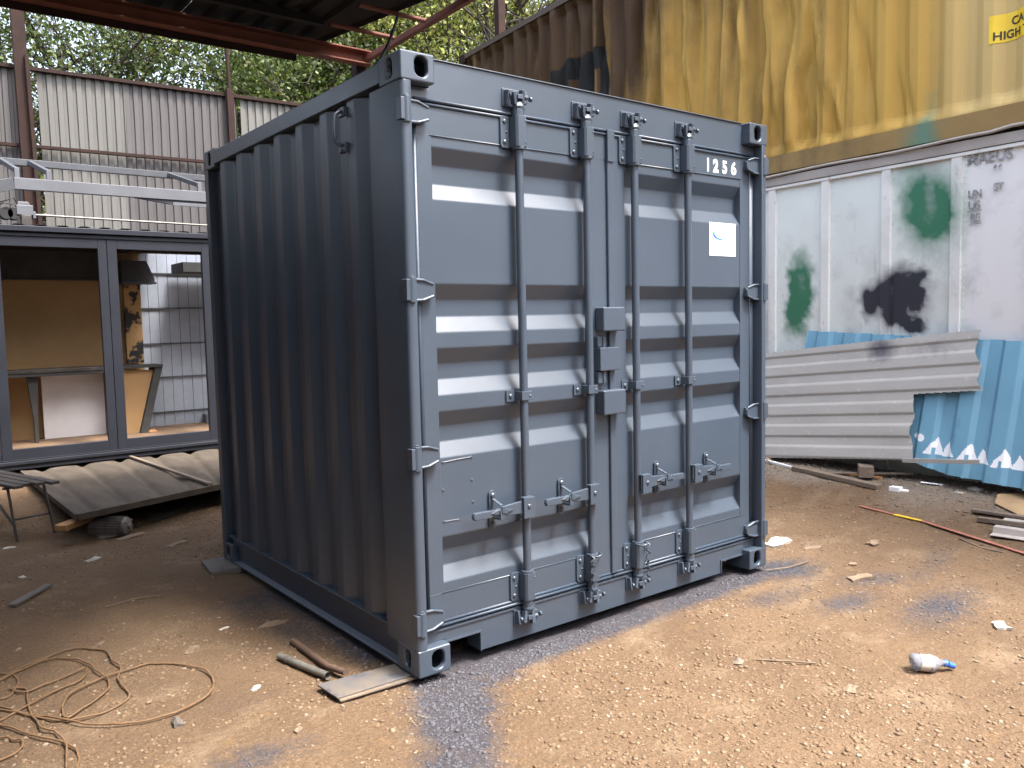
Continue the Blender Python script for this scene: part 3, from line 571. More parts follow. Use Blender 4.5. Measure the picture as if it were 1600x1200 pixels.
for s in np.arange(.455 - .566 * 8, s1 - .1, .566):
    if s < s0 + .1: continue
    wd = .040
    def off_(S_, Z_): return (.024 + 0 * S_, S_)
    zz_ = np.arange(.05, 2.66, .04)
    r = gridmesh('rib', np.array([s - wd, s - wd + .002, s + wd - .002, s + wd]), zz_, lambda S_, Z_: (np.where((S_ < s - wd + .001) | (S_ > s + wd - .001), -.002, .022), S_), silver_rib, sc_, {'green': green, 'black': blackp})
    b = MB()
    if 0 < s < 2.3:
        for z in [q for q in np.arange(.5, 2.6, .045) if not (.9 < s < 1.1 and 1.25 < q < 1.95)]: p = WP(s - wd - .022, z, .004); b.tube([p, p + Nn * .004], [.0045, .002], 5)
        b.build('rivet_row', silver_rib, sc_, merge=False)
def wbox(b, sa, sb, z0, z1, o0, o1, mi=0):
    vs = [WP(s, z, o) for z in (z0, z1) for o in (o0, o1) for s in (sa, sb)]
    b.add(vs, [(0, 2, 3, 1), (4, 5, 7, 6), (0, 1, 5, 4), (2, 6, 7, 3), (0, 4, 6, 2), (1, 3, 7, 5)], mi)
b = MB(); wbox(b, s0, s1, 2.660, 2.735, -.05, .035); b.build('top_rail', siltop, sc_, .004)
b = MB(); wbox(b, s0, s1, 2.63, 2.655, -.01, .028); b.build('top_rail', silver_rib, sc_, .003)
b = MB(); wbox(b, s0, s1, .0, .06, -.05, .03); b.build('bottom_rail', siltop, sc_, .004)
b = MB(); wbox(b, s0, s1, .02, 2.65, -2.4, -2.38); wbox(b, s0, s0 + .02, .02, 2.65, -2.38, -.01); wbox(b, s1 - .02, s1, .02, 2.65, -2.38, -.01); wbox(b, s0, s1, 2.70, 2.72, -2.4, -.06); b.build('body', silver, sc_)
for nm, bd, sz, s, z in (('faded_letters', 'MAEUS', .115, .385, 2.555), ('faded_letters', '66', .075, .20, 2.475), ('faded_letters', 'UN', .075, .372, 2.318), ('faded_letters', 'ST', .07, .19, 2.35), ('faded_letters', 'US', .085, .370, 2.235), ('faded_letters', '8E', .085, .355, 2.145)):
    o = text(nm, bd, sz, print_grey, WP(s, z, .010), -T, (0, 0, 1), sc_, .002 if sz > .08 else .004, .9)
b = MB(); wbox(b, .27, .375, 2.222, 2.227, .009, .0115); wbox(b, .27, .36, 2.128, 2.133, .009, .0115); wbox(b, .315, .318, 2.227, 2.31, .009, .0115); b.build('printed_rule', print_grey, sc_)
tag(sc_, sc_['label'], 'container')
b = MB(); pts = [WP(s, 2.752 + .006 * math.sin(s * 5) + (.02 if s < .1 else 0), .045 + .01 * math.sin(s * 3)) for s in np.arange(s0 + .3, 7.5, .15)]
b.tube(pts, .0125, 8); tag(b.build('conduit', siltop, None, 0, True), 'thin pale pipe running along the top edge of the silver freight box', 'pipe')
# yellow box
yc = thing('freight_container', WP((s0 + s1) / 2, 2.78, -1.2), 'long mustard yellow corrugated freight container, scorched and crumpled at its far end', 'container')
def corr(S_):
    p = ((S_ + .045) % .279); d = .047
    return np.where(p < .072, 0, np.where(p < .140, -(p - .072) / .068 * d, np.where(p < .211, -d, -d + (p - .211) / .068 * d)))
def crum(S_): return sm((S_ - 1.15) / .5)
def offy(S_, Z_):
    c = crum(S_)
    ph = .075 * vnoise(S_ * 1.2, Z_ * .5, 2.0, 60) + .05 * vnoise(S_, Z_ * .45, 3.2, 61) + .020 * vnoise(S_, Z_ * .5, 9, 66)
    Sx = S_ + c * ph * 1.5
    o = corr(Sx) * (1 + c * (1.0 + 1.4 * vnoise(S_, Z_ * .2, 3, 62))) - .02
    o = o + c * (.05 * vnoise(S_, Z_ * .4, 1.6, 63) + .15 * np.abs(vnoise(S_ + .06 * vnoise(S_, Z_, 2.2, 67), Z_ * .09, 7, 64)) - .03)
    fold = np.zeros_like(S_)
    for fs_, fz, w_, a in ((1.30, 3.6, .05, -.05), (1.52, 3.25, .04, .05), (1.18, 3.05, .04, -.03), (.95, 3.08, .03, -.03), (1.75, 3.9, .05, .05), (2.2, 3.3, .05, -.05), (2.6, 4.2, .05, .06), (3.3, 3.6, .05, -.05), (.85, 3.02, .03, -.02)):
        fold += a * np.exp(-((S_ - fs_ - .15 * (Z_ - fz)) / w_) ** 2 - ((Z_ - fz) / .32) ** 2)
    edge = sm((Z_ - 2.93) / .12) * sm((5.30 - Z_) / .12)
    return (np.clip(o * (.25 + .75 * edge) + fold * edge + .0, -.16, .045), S_)
def burn(S_, Z_):
    Sw = S_ + .05 * vnoise(S_, Z_, 2.2, 67); st = vnoise(Sw * 4, Z_ * .14, 3, 71) * .75 + vnoise(Sw * 11, Z_ * .2, 2, 72) * .55 + vnoise(S_, Z_, 1.3, 70) * .15
    g = .20 * sm((S_ - .9) / 1.0) + .66 * sm((S_ - 2.5 + (Z_ - 4.2) * 1.0) / 3.2) + .10
    return np.clip(sm((S_ - .5) / .9) * (g + .55 * st * sm((S_ - .7) / 1.0)), 0, .92)
def logo(S_, Z_):
    # three thick strokes with rounded shoulders, lower part of the mark is hidden behind the grey container
    def stroke(a, c, top): return ((S_ > a) & (S_ < c) & (Z_ < top) & (Z_ > 3.55)).astype(float)
    def arch(a, c, top, r):
        cs = (a + c) / 2; hw = (c - a) / 2; outer = ((np.abs(S_ - cs) / hw) ** 3 + (np.maximum(0, Z_ - (top - r)) / r) ** 2 < 1) & (Z_ < top) & (Z_ > 3.55)
        hole = (np.abs(S_ - cs + .0) < hw * .26) & (Z_ < top - r * 1.35)
        return (outer & ~hole).astype(float)
    return np.maximum.reduce([stroke(5.28, 5.62, 4.55), arch(4.98, 5.52, 4.66, .2), arch(4.52, 5.06, 4.66, .2)]) * 1.0
ss = np.concatenate([np.arange(s0 + .08, -.6, .023), np.arange(-.6, s1 - .08, .017)])
gridmesh('side_wall', ss, np.arange(2.925, 5.31, .028), offy, yel, yc, {'burn': burn, 'logo': logo, 'green': green, 'pale': lambda S_, Z_: 0.9 * sm((1.0 - S_) / .8)}, False)
def rail(z0, z1, o0, o1):
    zs = [z0, z0, z1, z1]
    return gridmesh('side_rail', np.arange(s0, s1, .06), np.array([z0, z0 + .0005, (z0 + z1) / 2, z1 - .0005, z1]), lambda S_, Z_: (np.where((Z_ < z0 + .0002) | (Z_ > z1 - .0002), o0, o1) + .003 * vnoise(S_, Z_, 2, 77), S_), yrail, yc, {'burn': burn, 'green': green})
rail(2.78, 2.932, -.06, .012); rail(5.30, 5.37, -.06, .008)
b = MB()
for sa in (s0,):
    for z0, z1 in ((2.775, 2.893), (5.252, 5.375)): wbox(b, sa, sa + .16, z0, z1, -.16, .018)
    wbox(b, sa + .02, sa + .14, 2.893, 5.252, -.1, .006)
b.build('corner_post', yrail, yc, .006)
b = MB()
for z0, z1 in ((2.775, 2.893), (5.252, 5.375)): wbox(b, s1 - .16, s1, z0, z1, -.16, .018)
wbox(b, s1 - .14, s1 - .02, 2.893, 5.252, -.1, .006); b.build('corner_post', rust, yc, .006)
b = MB(); wbox(b, s0, s1, 5.31, 5.33, -2.4, -.06); wbox(b, s0, s1, 2.80, 5.31, -2.42, -2.40); wbox(b, s0, s0 + .02, 2.80, 5.31, -2.40, -.16); wbox(b, s1 - .02, s1, 2.80, 5.31, -2.40, -.16); wbox(b, s0, s1, 2.83, 2.85, -2.4, -.07); b.build('body', yrail, yc)
# caution label follows the corrugation
def conf(p):
    q = p - W0; s = q.dot(T); o = float(offy(np.array([[s]]), np.array([[p.z]]))[0][0, 0]); return W0 + T * s + Nn * (o + .0035 + (q.dot(Nn) - .0)) + Vector((0, 0, p.z))
b = MB(); n = 90; vs = [conf(WP(.262 - .95 * i / n, z)) for z in (3.385, 3.42, 3.48, 3.54, 3.578) for i in range(n + 1)]
b.add(vs, [(j * (n + 1) + i, j * (n + 1) + i + 1, (j + 1) * (n + 1) + i + 1, (j + 1) * (n + 1) + i) for j in range(4) for i in range(n)])
cl = b.build('caution_label', caution, yc)
text('label_text', 'CAUTION', .080, print_dk, WP(.130, 3.490, .003), -T, (0, 0, 1), cl, .0018, .92, .0003, conf)
text('label_text', 'HIGH TRAILER', .080, print_dk, WP(.235, 3.405, .003), -T, (0, 0, 1), cl, .0018, .92, .0003, conf)

# leaning sheets
def leaning(name, s_poly, prof_dir, zb, ob, zt, ot, pitch, depth, m, attrs, label, cat, rot=0, res=.007, thick=.004, ph=0, wav=.0):
    """grid over the polygon's bounding box in (s, z'), keeps faces inside polygon"""
    P = np.array(s_poly); a0, a1 = P[:, 0].min(), P[:, 0].max(); c0, c1 = P[:, 1].min(), P[:, 1].max()
    ss = np.arange(a0, a1 + res, res); zs = np.arange(c0, c1 + res, res); Sg, Zg = np.meshgrid(ss, zs)
    u = Sg * math.cos(rot) + Zg * math.sin(rot); v = -Sg * math.sin(rot) + Zg * math.cos(rot); c = (u if prof_dir == 's' else v) + ph
    p = (c / pitch) % 1; pr = np.where(p < .30, 0, np.where(p < .42, (p - .30) / .12, np.where(p < .78, 1, np.where(p < .9, 1 - (p - .78) / .12, 0))))
    f = (Zg - zb) / (zt - zb); O = ob + (ot - ob) * f - depth * pr + wav * vnoise(Sg, Zg, 1.3, 91)
    inside = np.zeros_like(Sg, bool); n = len(P)
    for i in range(n):
        x1, y1 = P[i]; x2, y2 = P[(i + 1) % n]; cnd = ((y1 > Zg) != (y2 > Zg)); xi = (x2 - x1) * (Zg - y1) / ((y2 - y1) if y2 != y1 else 1e-9) + x1; inside ^= cnd & (Sg < xi)
    V = np.stack([W0.x + T.x * Sg + Nn.x * O, W0.y + T.y * Sg + Nn.y * O, Zg], -1).reshape(-1, 3)
    n_, m_ = len(ss), len(zs); I = np.arange(n_ * m_).reshape(m_, n_); F = np.stack([I[:-1, :-1], I[:-1, 1:], I[1:, 1:], I[1:, :-1]], -1)
    ins = inside[:-1, :-1] & inside[:-1, 1:] & inside[1:, 1:] & inside[1:, :-1]; F = F[ins]
    used = np.unique(F); mp = -np.ones(len(V), int); mp[used] = np.arange(len(used)); loc = V[used].mean(0); loc[2] = V[used][:, 2].min()
    me = bpy.data.meshes.new(name); me.from_pydata((V[used] - loc).tolist(), [], mp[F].tolist()); me.materials.append(m)
    for k_, fn in attrs.items(): setattr_(me, k_, np.clip(fn(Sg, Zg), 0, 1).ravel()[used])
    o = bpy.data.objects.new(name, me); COL.objects.link(o); o.location = loc; md = o.modifiers.new('thickness', 'SOLIDIFY'); md.thickness = thick; return tag(o, label, cat)
def swh(S_, Z_):
    j = .010 * vnoise(S_, Z_, 22, 95); S_ = S_ + j; Z_ = Z_ + j; m = np.zeros_like(S_)
    def tri(cx, w1, w2, b0, h): # peaked hump leaning
        t = np.where(S_ < cx, (cx - S_) / w1, (S_ - cx) / w2); return ((Z_ > b0) & (Z_ < b0 + h * (1 - np.clip(t, 0, 1) ** 1.15)) & (t < 1)).astype(float)
    for cx, bs in ((.435, .445), (.185, .425), (-.06, .412), (-.31, .405)):
        m = np.maximum(m, tri(cx, .055, .085, bs, .125)); m = np.maximum(m, tri(cx - .085, .065, .045, bs - .004, .10))
        m = m * (1 - (((np.abs(S_ - cx - .018) < .011) & (Z_ < bs + .045)).astype(float)))
    m = np.maximum(m, (((S_ - .555) ** 2 + (Z_ - .553) ** 2) < .028 ** 2).astype(float)); m = np.maximum(m, (((S_ - .60) ** 2 + (Z_ - .56) ** 2) < .018 ** 2).astype(float))
    return m
leaning('corrugated_sheet', [(1.76, 1.355), (1.75, .9), (1.2, .5), (.60, .375), (.38, .315), (-.22, .285), (-1.4, .23), (-1.5, 1.22), (-.07, 1.282), (.68, 1.312)], 's', .15, .36, 1.3, .06, .262, .03, blue_m,
        {'white': swh, 'dirt': lambda S_, Z_: .5 * sm((.42 - Z_) / .2) * (.5 + vnoise(S_, Z_, 5, 99))}, 'sky blue ribbed metal sheet with white paint marks leaning on the silver freight box', 'metal sheet', ph=.03)
leaning('corrugated_sheet', [(3.0, 1.08), (2.15, 1.15), (1.2, 1.26), (.21, 1.365), (.235, 1.22), (.17, 1.1), (.18, 1.0), (.13, .93), (.64, .872), (.60, .72), (.62, .6), (.575, .5), (.55, .395), (1.87, .245), (3.0, .12)], 'v', .15, .42, 1.3, .10, .172, .011, greycor,
        {'black': lambda S_, Z_: .8 * blob(S_, Z_, .98, 1.20, .12, .10) + .35 * blob(S_, Z_, .55, 1.22, .2, .08)}, 'dull grey ribbed sheet with a stepped cut end, leaning in front of the blue sheet', 'metal sheet', rot=-.10, ph=.04, wav=.02)
b = MB(); b.beam(tuple(WP(.60, .395, .415)), tuple(WP(.04, .455, .40)), .012, .032); tag(b.build('metal_strip', greycor, None, .002), 'narrow grey strip jutting right from the foot of the stepped grey sheet', 'strip')

# ------------------------------------------------------------------ litter at the right
def lump(name, x, y, L_, W_, H_, rz, m, label, cat, n=3, jit=.25, lift=0, group=None):
    b = MB(); c, s_ = math.cos(rz), math.sin(rz); vs = []; r = random.Random(hash((round(x * 100), round(y * 100))) & 9999)
    K = n + 1; z0 = float(gz(x, y)) + lift
    top = [[(-.5 + i / n, -.5 + j / n) for i in range(K)] for j in range(K)]
    tv = []; bv = []
    for j in range(K):
        for i in range(K):
            u, v = top[j][i]; e = (i in (0, n) or j in (0, n)); u2 = u * L_ * (1 + r.uniform(-jit, jit) * .5); v2 = v * W_ * (1 + r.uniform(-jit, jit)); h = H_ * (.45 if e else 1) * (1 + r.uniform(-jit, jit) * 1.5)
            tv.append((x + u2 * c - v2 * s_, y + u2 * s_ + v2 * c, z0 + h)); bv.append((x + u2 * c * .97 - v2 * s_ * .97, y + u2 * s_ * .97 + v2 * c * .97, z0 - .004))
    f = []; KK = K * K
    for j in range(n):
        for i in range(n): a = j * K + i; f += [(a, a + 1, a + K + 1, a + K), (KK + a, KK + a + K, KK + a + K + 1, KK + a + 1)]
    for i in range(n): f += [(i, KK + i, KK + i + 1, i + 1), (n * K + i, n * K + i + 1, KK + n * K + i + 1, KK + n * K + i), (i * K, i * K + K, KK + i * K + K, KK + i * K), (i * K + n, KK + i * K + n, KK + i * K + K + n, i * K + K + n)]
    b.add(tv + bv, f); return tag(b.build(name, m, None, 0), label, cat, group)
def stick(name, pts, r, m, label, cat, n=6):
    b = MB(); b.tube([(x, y, float(gz(x, y)) + h) for x, y, h in pts], r, n); return tag(b.build(name, m, None, 0, 'auto'), label, cat)
def plank(name, a, b_, w_, h_, m, label, cat, bev=.003):
    b = MB(); b.beam(a, b_, w_, h_); return tag(b.build(name, m, None, bev), label, cat)
G = lambda x, y, h=0: (x, y, float(gz(x, y)) + h)
plank('timber_plank', G(4.31, 1.04, .020), G(4.20, .24, .020), .07, .035, wood_old, 'weathered grey plank angled across the gravel below the grey sheet', 'plank')
plank('thin_board', G(4.52, 1.75, .015), G(4.30, .98, .018), .028, .020, poly, 'thin white batten meeting the end of the weathered plank', 'batten')
plank('thin_board', G(4.30, .80, .012), tuple(WP(.62, .27, .22)), .05, .014, wood_old, 'long thin brown board lying under the feet of the leaning sheets', 'board')
plank('timber_block', tuple(WP(1.02, .265, .26)), tuple(WP(.88, .265, .44)), .11, .09, wood_old, 'squat weathered timber block propping up the grey sheet', 'timber block', .006)
plank('wood_offcut', tuple(WP(1.10, .222, .40)), tuple(WP(.80, .222, .36)), .04, .018, wood_new, 'orange wood offcut lying just in front of the squat timber block', 'offcut')
lump('cardboard_piece', 4.52, 1.46, .22, .14, .02, .3, card, 'small tan board behind the white batten beside the container', 'cardboard', lift=.01)
b = MB(); b.box(4.20, 4.26, .09, .17, .165, .205); b.prism([(4.21, .09), (4.22, .03), (4.27, .05), (4.26, .10)], lambda u, v, t: (u, v, t), .175, .190); tag(b.build('polystyrene_block', poly, None, .004), 'white polystyrene block at the end of the weathered plank', 'block')
b = MB(); b.beam(G(4.41, .03, .008), G(4.43, -.12, .008), .028, .010); b.beam(G(4.385, .02, .02), G(4.40, -.10, .018), .025, .006); tag(b.build('white_scrap', poly, None, .002), 'pair of flat white scraps on the gravel below the blue sheet', 'scrap')
lump('white_scrap', 4.45, -.34, .10, .05, .02, 1.3, paper, 'crumpled white scrap on the gravel just below the right half of the blue sheet', 'scrap')
lump('white_scrap', 4.33, -.28, .06, .03, .012, 1.2, paper, 'small pinkish flake lying in the gravel left of the cardboard', 'scrap')
b = MB(); b.prism([(4.34, -.53), (4.22, -.56), (4.10, -.80), (4.24, -.98), (4.44, -.68)], lambda u, v, t: (u, v, t + .165 + .30 * (u - 4.2) + .12 * abs(v + .72)), 0, .006); tag(b.build('cardboard_piece', card, None, .001), 'tan cardboard piece lying on the gravel at the right edge', 'cardboard')
b = MB(); b.beam(G(3.92, .24, .010), G(3.88, -.04, .009), .028, .006); b.beam(G(3.86, -.24, .009), G(3.40, -1.75, .012), .030, .006)
lo = tag(b.build('metal_lath', redtape, None, .001), 'long flat red strip with a yellow section, lying across the dirt', 'strip')
b = MB(); b.beam(G(3.88, -.04, .0095), G(3.86, -.24, .0095), .031, .007); o = b.build('yellow_section', yeltape, lo, .001)
# stacked scrap at the right edge
b = MB(); prof = [(0, 0), (.05, .0), (.06, .03), (.10, .03), (.11, 0), (.2, 0), (.21, .03), (.25, .03), (.26, 0), (.36, 0)]
A = Vector((3.80, -.70, .075)); U = Vector((.12, -1.0, .0)).normalized(); Vv = Vector((1, .28, .16)).normalized()
b.sheet(prof, lambda u, v, t: tuple(A + U * t + Vv * (u * .95) + Vector((0, 0, v * 1.2)) + U * (.25 * u)), 0, 1.1, 4)
tag(b.build('corrugated_sheet', siltop, None, 0, thick=.004), 'light grey ribbed offcut lying flat at the right edge', 'metal sheet')
plank('timber_plank', G(3.99, -.55, .02), G(4.01, -1.05, .03), .035, .03, wood_old, 'short dark timber just behind the light grey ribbed offcut', 'timber')
plank('timber_plank', G(4.09, -.47, .02), G(4.10, -1.1, .02), .05, .02, wood_old, 'thin dark slat behind the short dark timber at the right edge', 'slat')
stick('stick', [(3.70, -.56, .006), (3.62, -.72, .006), (3.60, -.86, .010)], .006, wood_old, 'thin dark stick beside the far end of the red strip', 'stick')
stick('stick', [(1.28, -.76, .006), (1.36, -.86, .010), (1.44, -.95, .006)], .0045, flake, 'thin pale twig in the dirt, left of the water bottle', 'twig')
stick('stick', [(2.4, -.02, .01), (2.55, -.08, .012), (2.75, -.08, .01)], .004, flake, 'thin straw stalk beside the right bottom corner casting', 'twig')
stick('wire', [(4.50, 1.62, .02), (4.44, 1.50, .09), (4.38, 1.38, .05), (4.34, 1.28, .01)], .004, bare, 'bent wire springing up beside the white batten', 'wire')
# litter flakes on the dirt: (x, y, L, W, H, rot, mat, label)
for nm, x, y, L_, W_, H_, rz, m, lb in (
    ('crumpled_bag', 2.98, .30, .20, .11, .035, .2, paper, 'crumpled off white plastic bag beside the right side of the grey container'),
    ('debris_flake', 3.05, .08, .13, .05, .012, -.5, flake, 'flat brown flake to the right of the crumpled bag'),
    ('debris_flake', 3.38, -.16, .12, .06, .012, .3, flake, 'flat brown flake farthest right of the crumpled bag, towards the red strip'),
    ('debris_flake', 2.70, -.45, .15, .055, .02, -.35, flake, 'grey brown flake on the blue grey stain right of the container'),
    ('debris_flake', 2.92, -.28, .06, .04, .012, .4, flake, 'small round flake just behind the flake on the blue grey stain'),
    ('debris_flake', 2.50, -1.28, .085, .06, .022, .9, paper, 'broken translucent cup piece at the far right of the dirt'),
    ('debris_flake', 1.33, -1.18, .07, .04, .012, .2, flake, 'small tan flake near the twig left of the bottle'),
    ('paper_scrap', -.54, .44, .050, .026, .010, .7, paper, 'small white scrap on the dirt right of the cord loops'),
    ('paper_scrap', -.40, 1.22, .06, .025, .010, .1, paper, 'white scrap on the dirt midway between the cord and the container'),
    ('paper_scrap', -.64, 3.08, .10, .04, .014, .5, paper, 'torn white paper in front of the finned motor'),
    ('paper_scrap', -1.04, 3.78, .08, .035, .012, -.2, paper, 'white paper scrap at the left, behind the bench legs'),
    ('paper_scrap', -.95, 1.42, .09, .02, .010, .9, flake, 'narrow tan splinter just above the cord loops'),
    ('paper_scrap', -1.07, 2.95, .035, .03, .010, 0, paper, 'tiny white scrap on the left of the dirt'),
    ('cobble', -.89, .33, .036, .03, .026, 0, concrete, 'pale rounded pebble in the dirt below the cord loops'),
    ('paper_scrap', -.55, -.02, .04, .022, .01, .3, flake, 'small tan scrap in the foreground dirt'),
    ('debris_flake', -.10, 3.1, .16, .05, .01, .5, flake, 'long brown flake near the finned motor'),
    ('debris_flake', -.30, 3.55, .2, .07, .012, .5, flake, 'pale brown splinter lying in front of the finned motor'),
    ('debris_flake', .05, 4.0, .28, .09, .014, .6, deck_m, 'flat grey brown offcut just in front of the ribbed panel'),
    ('debris_flake', -.62, 1.05, .10, .035, .010, 1.0, flake, 'brown splinter beside the largest cord loop'),
    ('debris_flake', -.20, 1.1, .17, .05, .02, -.2, flake, 'cluster of brown dead leaves beside the container side'),
    ('debris_flake', 2.2, -1.5, .05, .03, .012, -.2, flake, 'tan flake near the right foreground')):
    lump(nm, x, y, L_, W_, H_, rz, m, lb, 'debris' if 'flake' in nm else ('paper' if 'paper' in nm else nm.split('_')[-1]), jit=.4)
plank('wood_offcut', (-1.20, 2.33, -.012), (-.98, 2.60, -.010), .045, .016, concrete, 'grey slat offcut lying at the far left of the dirt', 'offcut')
stick('stick', [(-1.6, 2.2, .008), (-1.4, 2.33, .012), (-1.25, 2.5, .006)], .006, wood_old, 'thin brown stick left of the grey slat offcut', 'stick')
stick('stick', [(-.80, 1.98, .006), (-.62, 2.02, .008), (-.50, 1.98, .006)], .004, flake, 'thin pale straw lying across the dirt left of the container', 'twig')
lump('debris_flake', 1.20, -.72, .06, .04, .018, .4, wood_old, 'dark clod at the left end of the pale twig, left of the bottle', 'debris')
# bottle
pl = bpy.data.materials.new('clear_crumpled_plastic'); pl.use_nodes = True; pb = pl.node_tree.nodes['Principled BSDF']
pb.inputs['Base Color'].default_value = (.55, .58, .66, 1); pb.inputs['Roughness'].default_value = .15; pb.inputs['Transmission Weight'].default_value = .65; pb.inputs['IOR'].default_value = 1.3
nb = pl.node_tree.nodes.new('ShaderNodeTexNoise'); nb.inputs['Scale'].default_value = 60; bb = pl.node_tree.nodes.new('ShaderNodeBump'); bb.inputs['Distance'].default_value = .004
pl.node_tree.links.new(nb.outputs[0], bb.inputs['Height']); pl.node_tree.links.new(bb.outputs[0], pb.inputs['Normal'])
capm = mat('blue_cap', (.03, .10, .42), (.04, .13, .5), 20, .4)
bz = float(gz(1.76, -1.3)); bt = thing('water_bottle', (1.76, -1.31, bz), 'crushed clear plastic bottle with a blue cap lying on the dirt', 'bottle')
a = Vector((1.690, -1.245, bz + .035)); e = Vector((1.796, -1.332, bz + .030)); d = (e - a)
b = MB(); ts = [0, .04, .1, .25, .4, .55, .68, .8, .9, 1.0]; rs = [.020, .032, .036, .035, .031, .036, .033, .025, .014, .012]
b.tube([a + d * t_ + Vector((0, 0, .003 * math.sin(t_ * 9))) for t_ in ts], rs, 12)
for i, v in enumerate(b.v): j = 1 + .14 * fbm(v[0] * 60, v[1] * 60, v[2] * 60); c_ = a + d * max(0, min(1, (Vector(v) - a).dot(d) / d.length_squared)); b.v[i] = tuple(c_ + (Vector(v) - c_) * j)
b.build('bottle_body', pl, bt, 0, True)
b = MB(); b.tube([a + d * t_ + Vector((0, 0, .003 * math.sin(t_ * 9))) for t_ in (.22, .4, .62)], [.0365, .0345, .0365], 14, cap=False); b.build('bottle_label', paper, bt, 0, True)
b = MB(); b.tube([a + d * 1.0, a + d * 1.09, a + d * 1.14], [.0145, .0145, .012], 12); b.tube([a + d * 1.12 + Vector((.006, 0, -.006)), a + d * 1.26 + Vector((.012, -.004, -.014))], [.014, .0125], 12); b.build('bottle_cap', capm, bt, .001, 'auto')

# ------------------------------------------------------------------ left: canopy
cn = thing('canopy', (-2.2, 3.9, 0), 'open sided rusty steel canopy with dark roof sheets over the yard', 'canopy')
b = MB(); b.box(-4.9, 1.96, 3.84, 3.86, 3.79, 3.91); b.box(-4.9, 1.96, 3.76, 3.84, 3.898, 3.91); b.box(-4.9, 1.96, 3.76, 3.84, 3.79, 3.802); b.build('edge_beam', redox, cn, .002)
b = MB(); b.box(-4.9, 1.30, 3.875, 3.885, 3.74, 3.90); b.build('fascia_strip', rust, cn)
def rsheet(x0, x1, y0, y1, m, nm='roof_sheet', pitch=.2):
    prof = []; x = x0
    while x < x1: prof += [(x, 0), (x + pitch * .35, 0), (x + pitch * .5, .03), (x + pitch * .85, .03)]; x += pitch
    prof = [p for p in prof if p[0] < x1] + [(x1, 0)]
    MB().sheet(prof, lambda u, v, t: (u + (-.176 * (t - 3.86) if u > 1.5 else 0), t, 3.945 + v), y0, y1).build(nm, m, cn, thick=.004)
for x0, x1, y0, m in ((.35, 1.56, .35, roof_under), (-.08, .35, -.1, roof_under), (-.7, -.08, -.8, roof_under), (-1.75, -.7, -2.6, roof_green), (-2.8, -1.75, -3.6, roof_under), (-3.85, -2.8, -5.6, roof_under), (-4.9, -3.85, -5.6, roof_under), (-5.0, -4.9, -5.6, roof_under)):  # unseen near-left reach is shaped to shade the container's left side
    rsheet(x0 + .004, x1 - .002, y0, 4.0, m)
for y in (3.35, 2.1, .85):
    MB().box(-4.9, 1.3, y - .03, y + .03, 3.88, 3.94).build('purlin', roof_under, cn, .002)
for y in (-.5, -1.9, -3.3, -4.7):
    MB().box(-4.9, -1.75, y - .03, y + .03, 3.88, 3.94).build('purlin', roof_under, cn, .002)
b = MB(); b.beam((1.94, 3.84, 3.85), (1.84, .5, 3.85), .045, .05); b.build('outrigger_tube', redox, cn, .003)
for y in (3.20, 2.72, 2.0, 1.3): MB().tube([(1.30, y + .02, 3.86), (1.86, y, 3.85)], .018, 10).build('cross_tube', redox, cn, 0, 'auto')
for x, y in ((-4.4, 3.7), (-4.4, -5.4), (-2.9, -5.4)): MB().box(x - .06, x + .06, y - .06, y + .06, -.05, 3.90 if y < 0 else 3.79).build('column', rust, cn, .004)
MB().box(1.86, 1.96, 3.865, 3.965, -.03, 3.88).build('column', rust, cn, .004)
b = MB(); pa, pb_ = Vector((1.62, 2.72, 3.84)), Vector((.05, .50, 2.585)); pts = [pa.lerp(pb_, k / 12) - Vector((0, 0, .10 * math.sin(math.pi * k / 12))) for k in range(13)]
b.tube(pts, .011, 6); tag(b.build('black_cable', black, None, 0, True), 'black cable slung from the canopy tubes down to the grey container roof', 'cable')

# ------------------------------------------------------------------ left: cabin with big window frames
cb = thing('site_cabin', (0, 7.3, .08), 'charcoal framed site cabin with large unglazed window openings behind the bench', 'cabin')
FY = 6.72
b = MB(); b.box(-5.0, 3.2, FY - .02, FY + .10, .10, .150); b.box(-5.0, 3.2, FY - .035, FY + .10, .150, .185); b.box(-5.0, 3.2, FY + .0, FY + .10, .185, .200); b.build('sill_beam', frame_m, cb, .004)
b = MB(); b.box(-5.0, 3.2, FY - .01, FY + .10, 2.452, 2.488); b.box(-5.0, 3.2, FY + .015, FY + .10, 2.488, 2.500); b.box(-5.0, 3.2, FY - .035, FY + .10, 2.500, 2.555); b.build('eaves_beam', frame_m, cb, .004)
for k in range(-4, 3):
    x0 = .343 + 1.08 * k; x1 = x0 + 1.074
    b = MB(); y0, y1 = FY, FY + .06; a, c, z0, z1 = x0 + .095, x1 - .085, .305, 2.352
    b.box(x0, a, y0, y1, .2, 2.452); b.box(c, x1, y0, y1, .2, 2.452); b.box(a, c, y0 + .001, y1, .2, z0); b.box(a, c, y0 + .001, y1, z1, 2.452)
    b.build('window_frame', frame_m, cb, .003)
b = MB(); b.box(-5.0, 3.2, FY + .1, 8.3, .12, .245); b.build('floor', floor_m, cb)
b = MB(); prof = []; x = -5.0
while x < 1.02: prof += [(x, 0), (x + .07, 0), (x + .10, .014), (x + .17, .014)]; x += .2
b.sheet(prof, lambda u, v, t: (u, t, 2.560 + v), FY - .0, 8.25); b.build('roof', frame_m, cb, thick=.004)
b = MB(); prof = []; x = 1.02
while x < 3.2: prof += [(x, 0), (x + .07, 0), (x + .10, .014), (x + .17, .014)]; x += .2
b.sheet(prof, lambda u, v, t: (u, t, 2.560 + v), FY - .0, 7.35); b.build('roof', frame_m, cb, thick=.004)  # roof depth cut short here to let sun onto the clad wall
b = MB(); b.box(-5.0, 1.0, FY + .1, 8.2, 2.42, 2.50); b.build('ceiling', roof_under, cb)
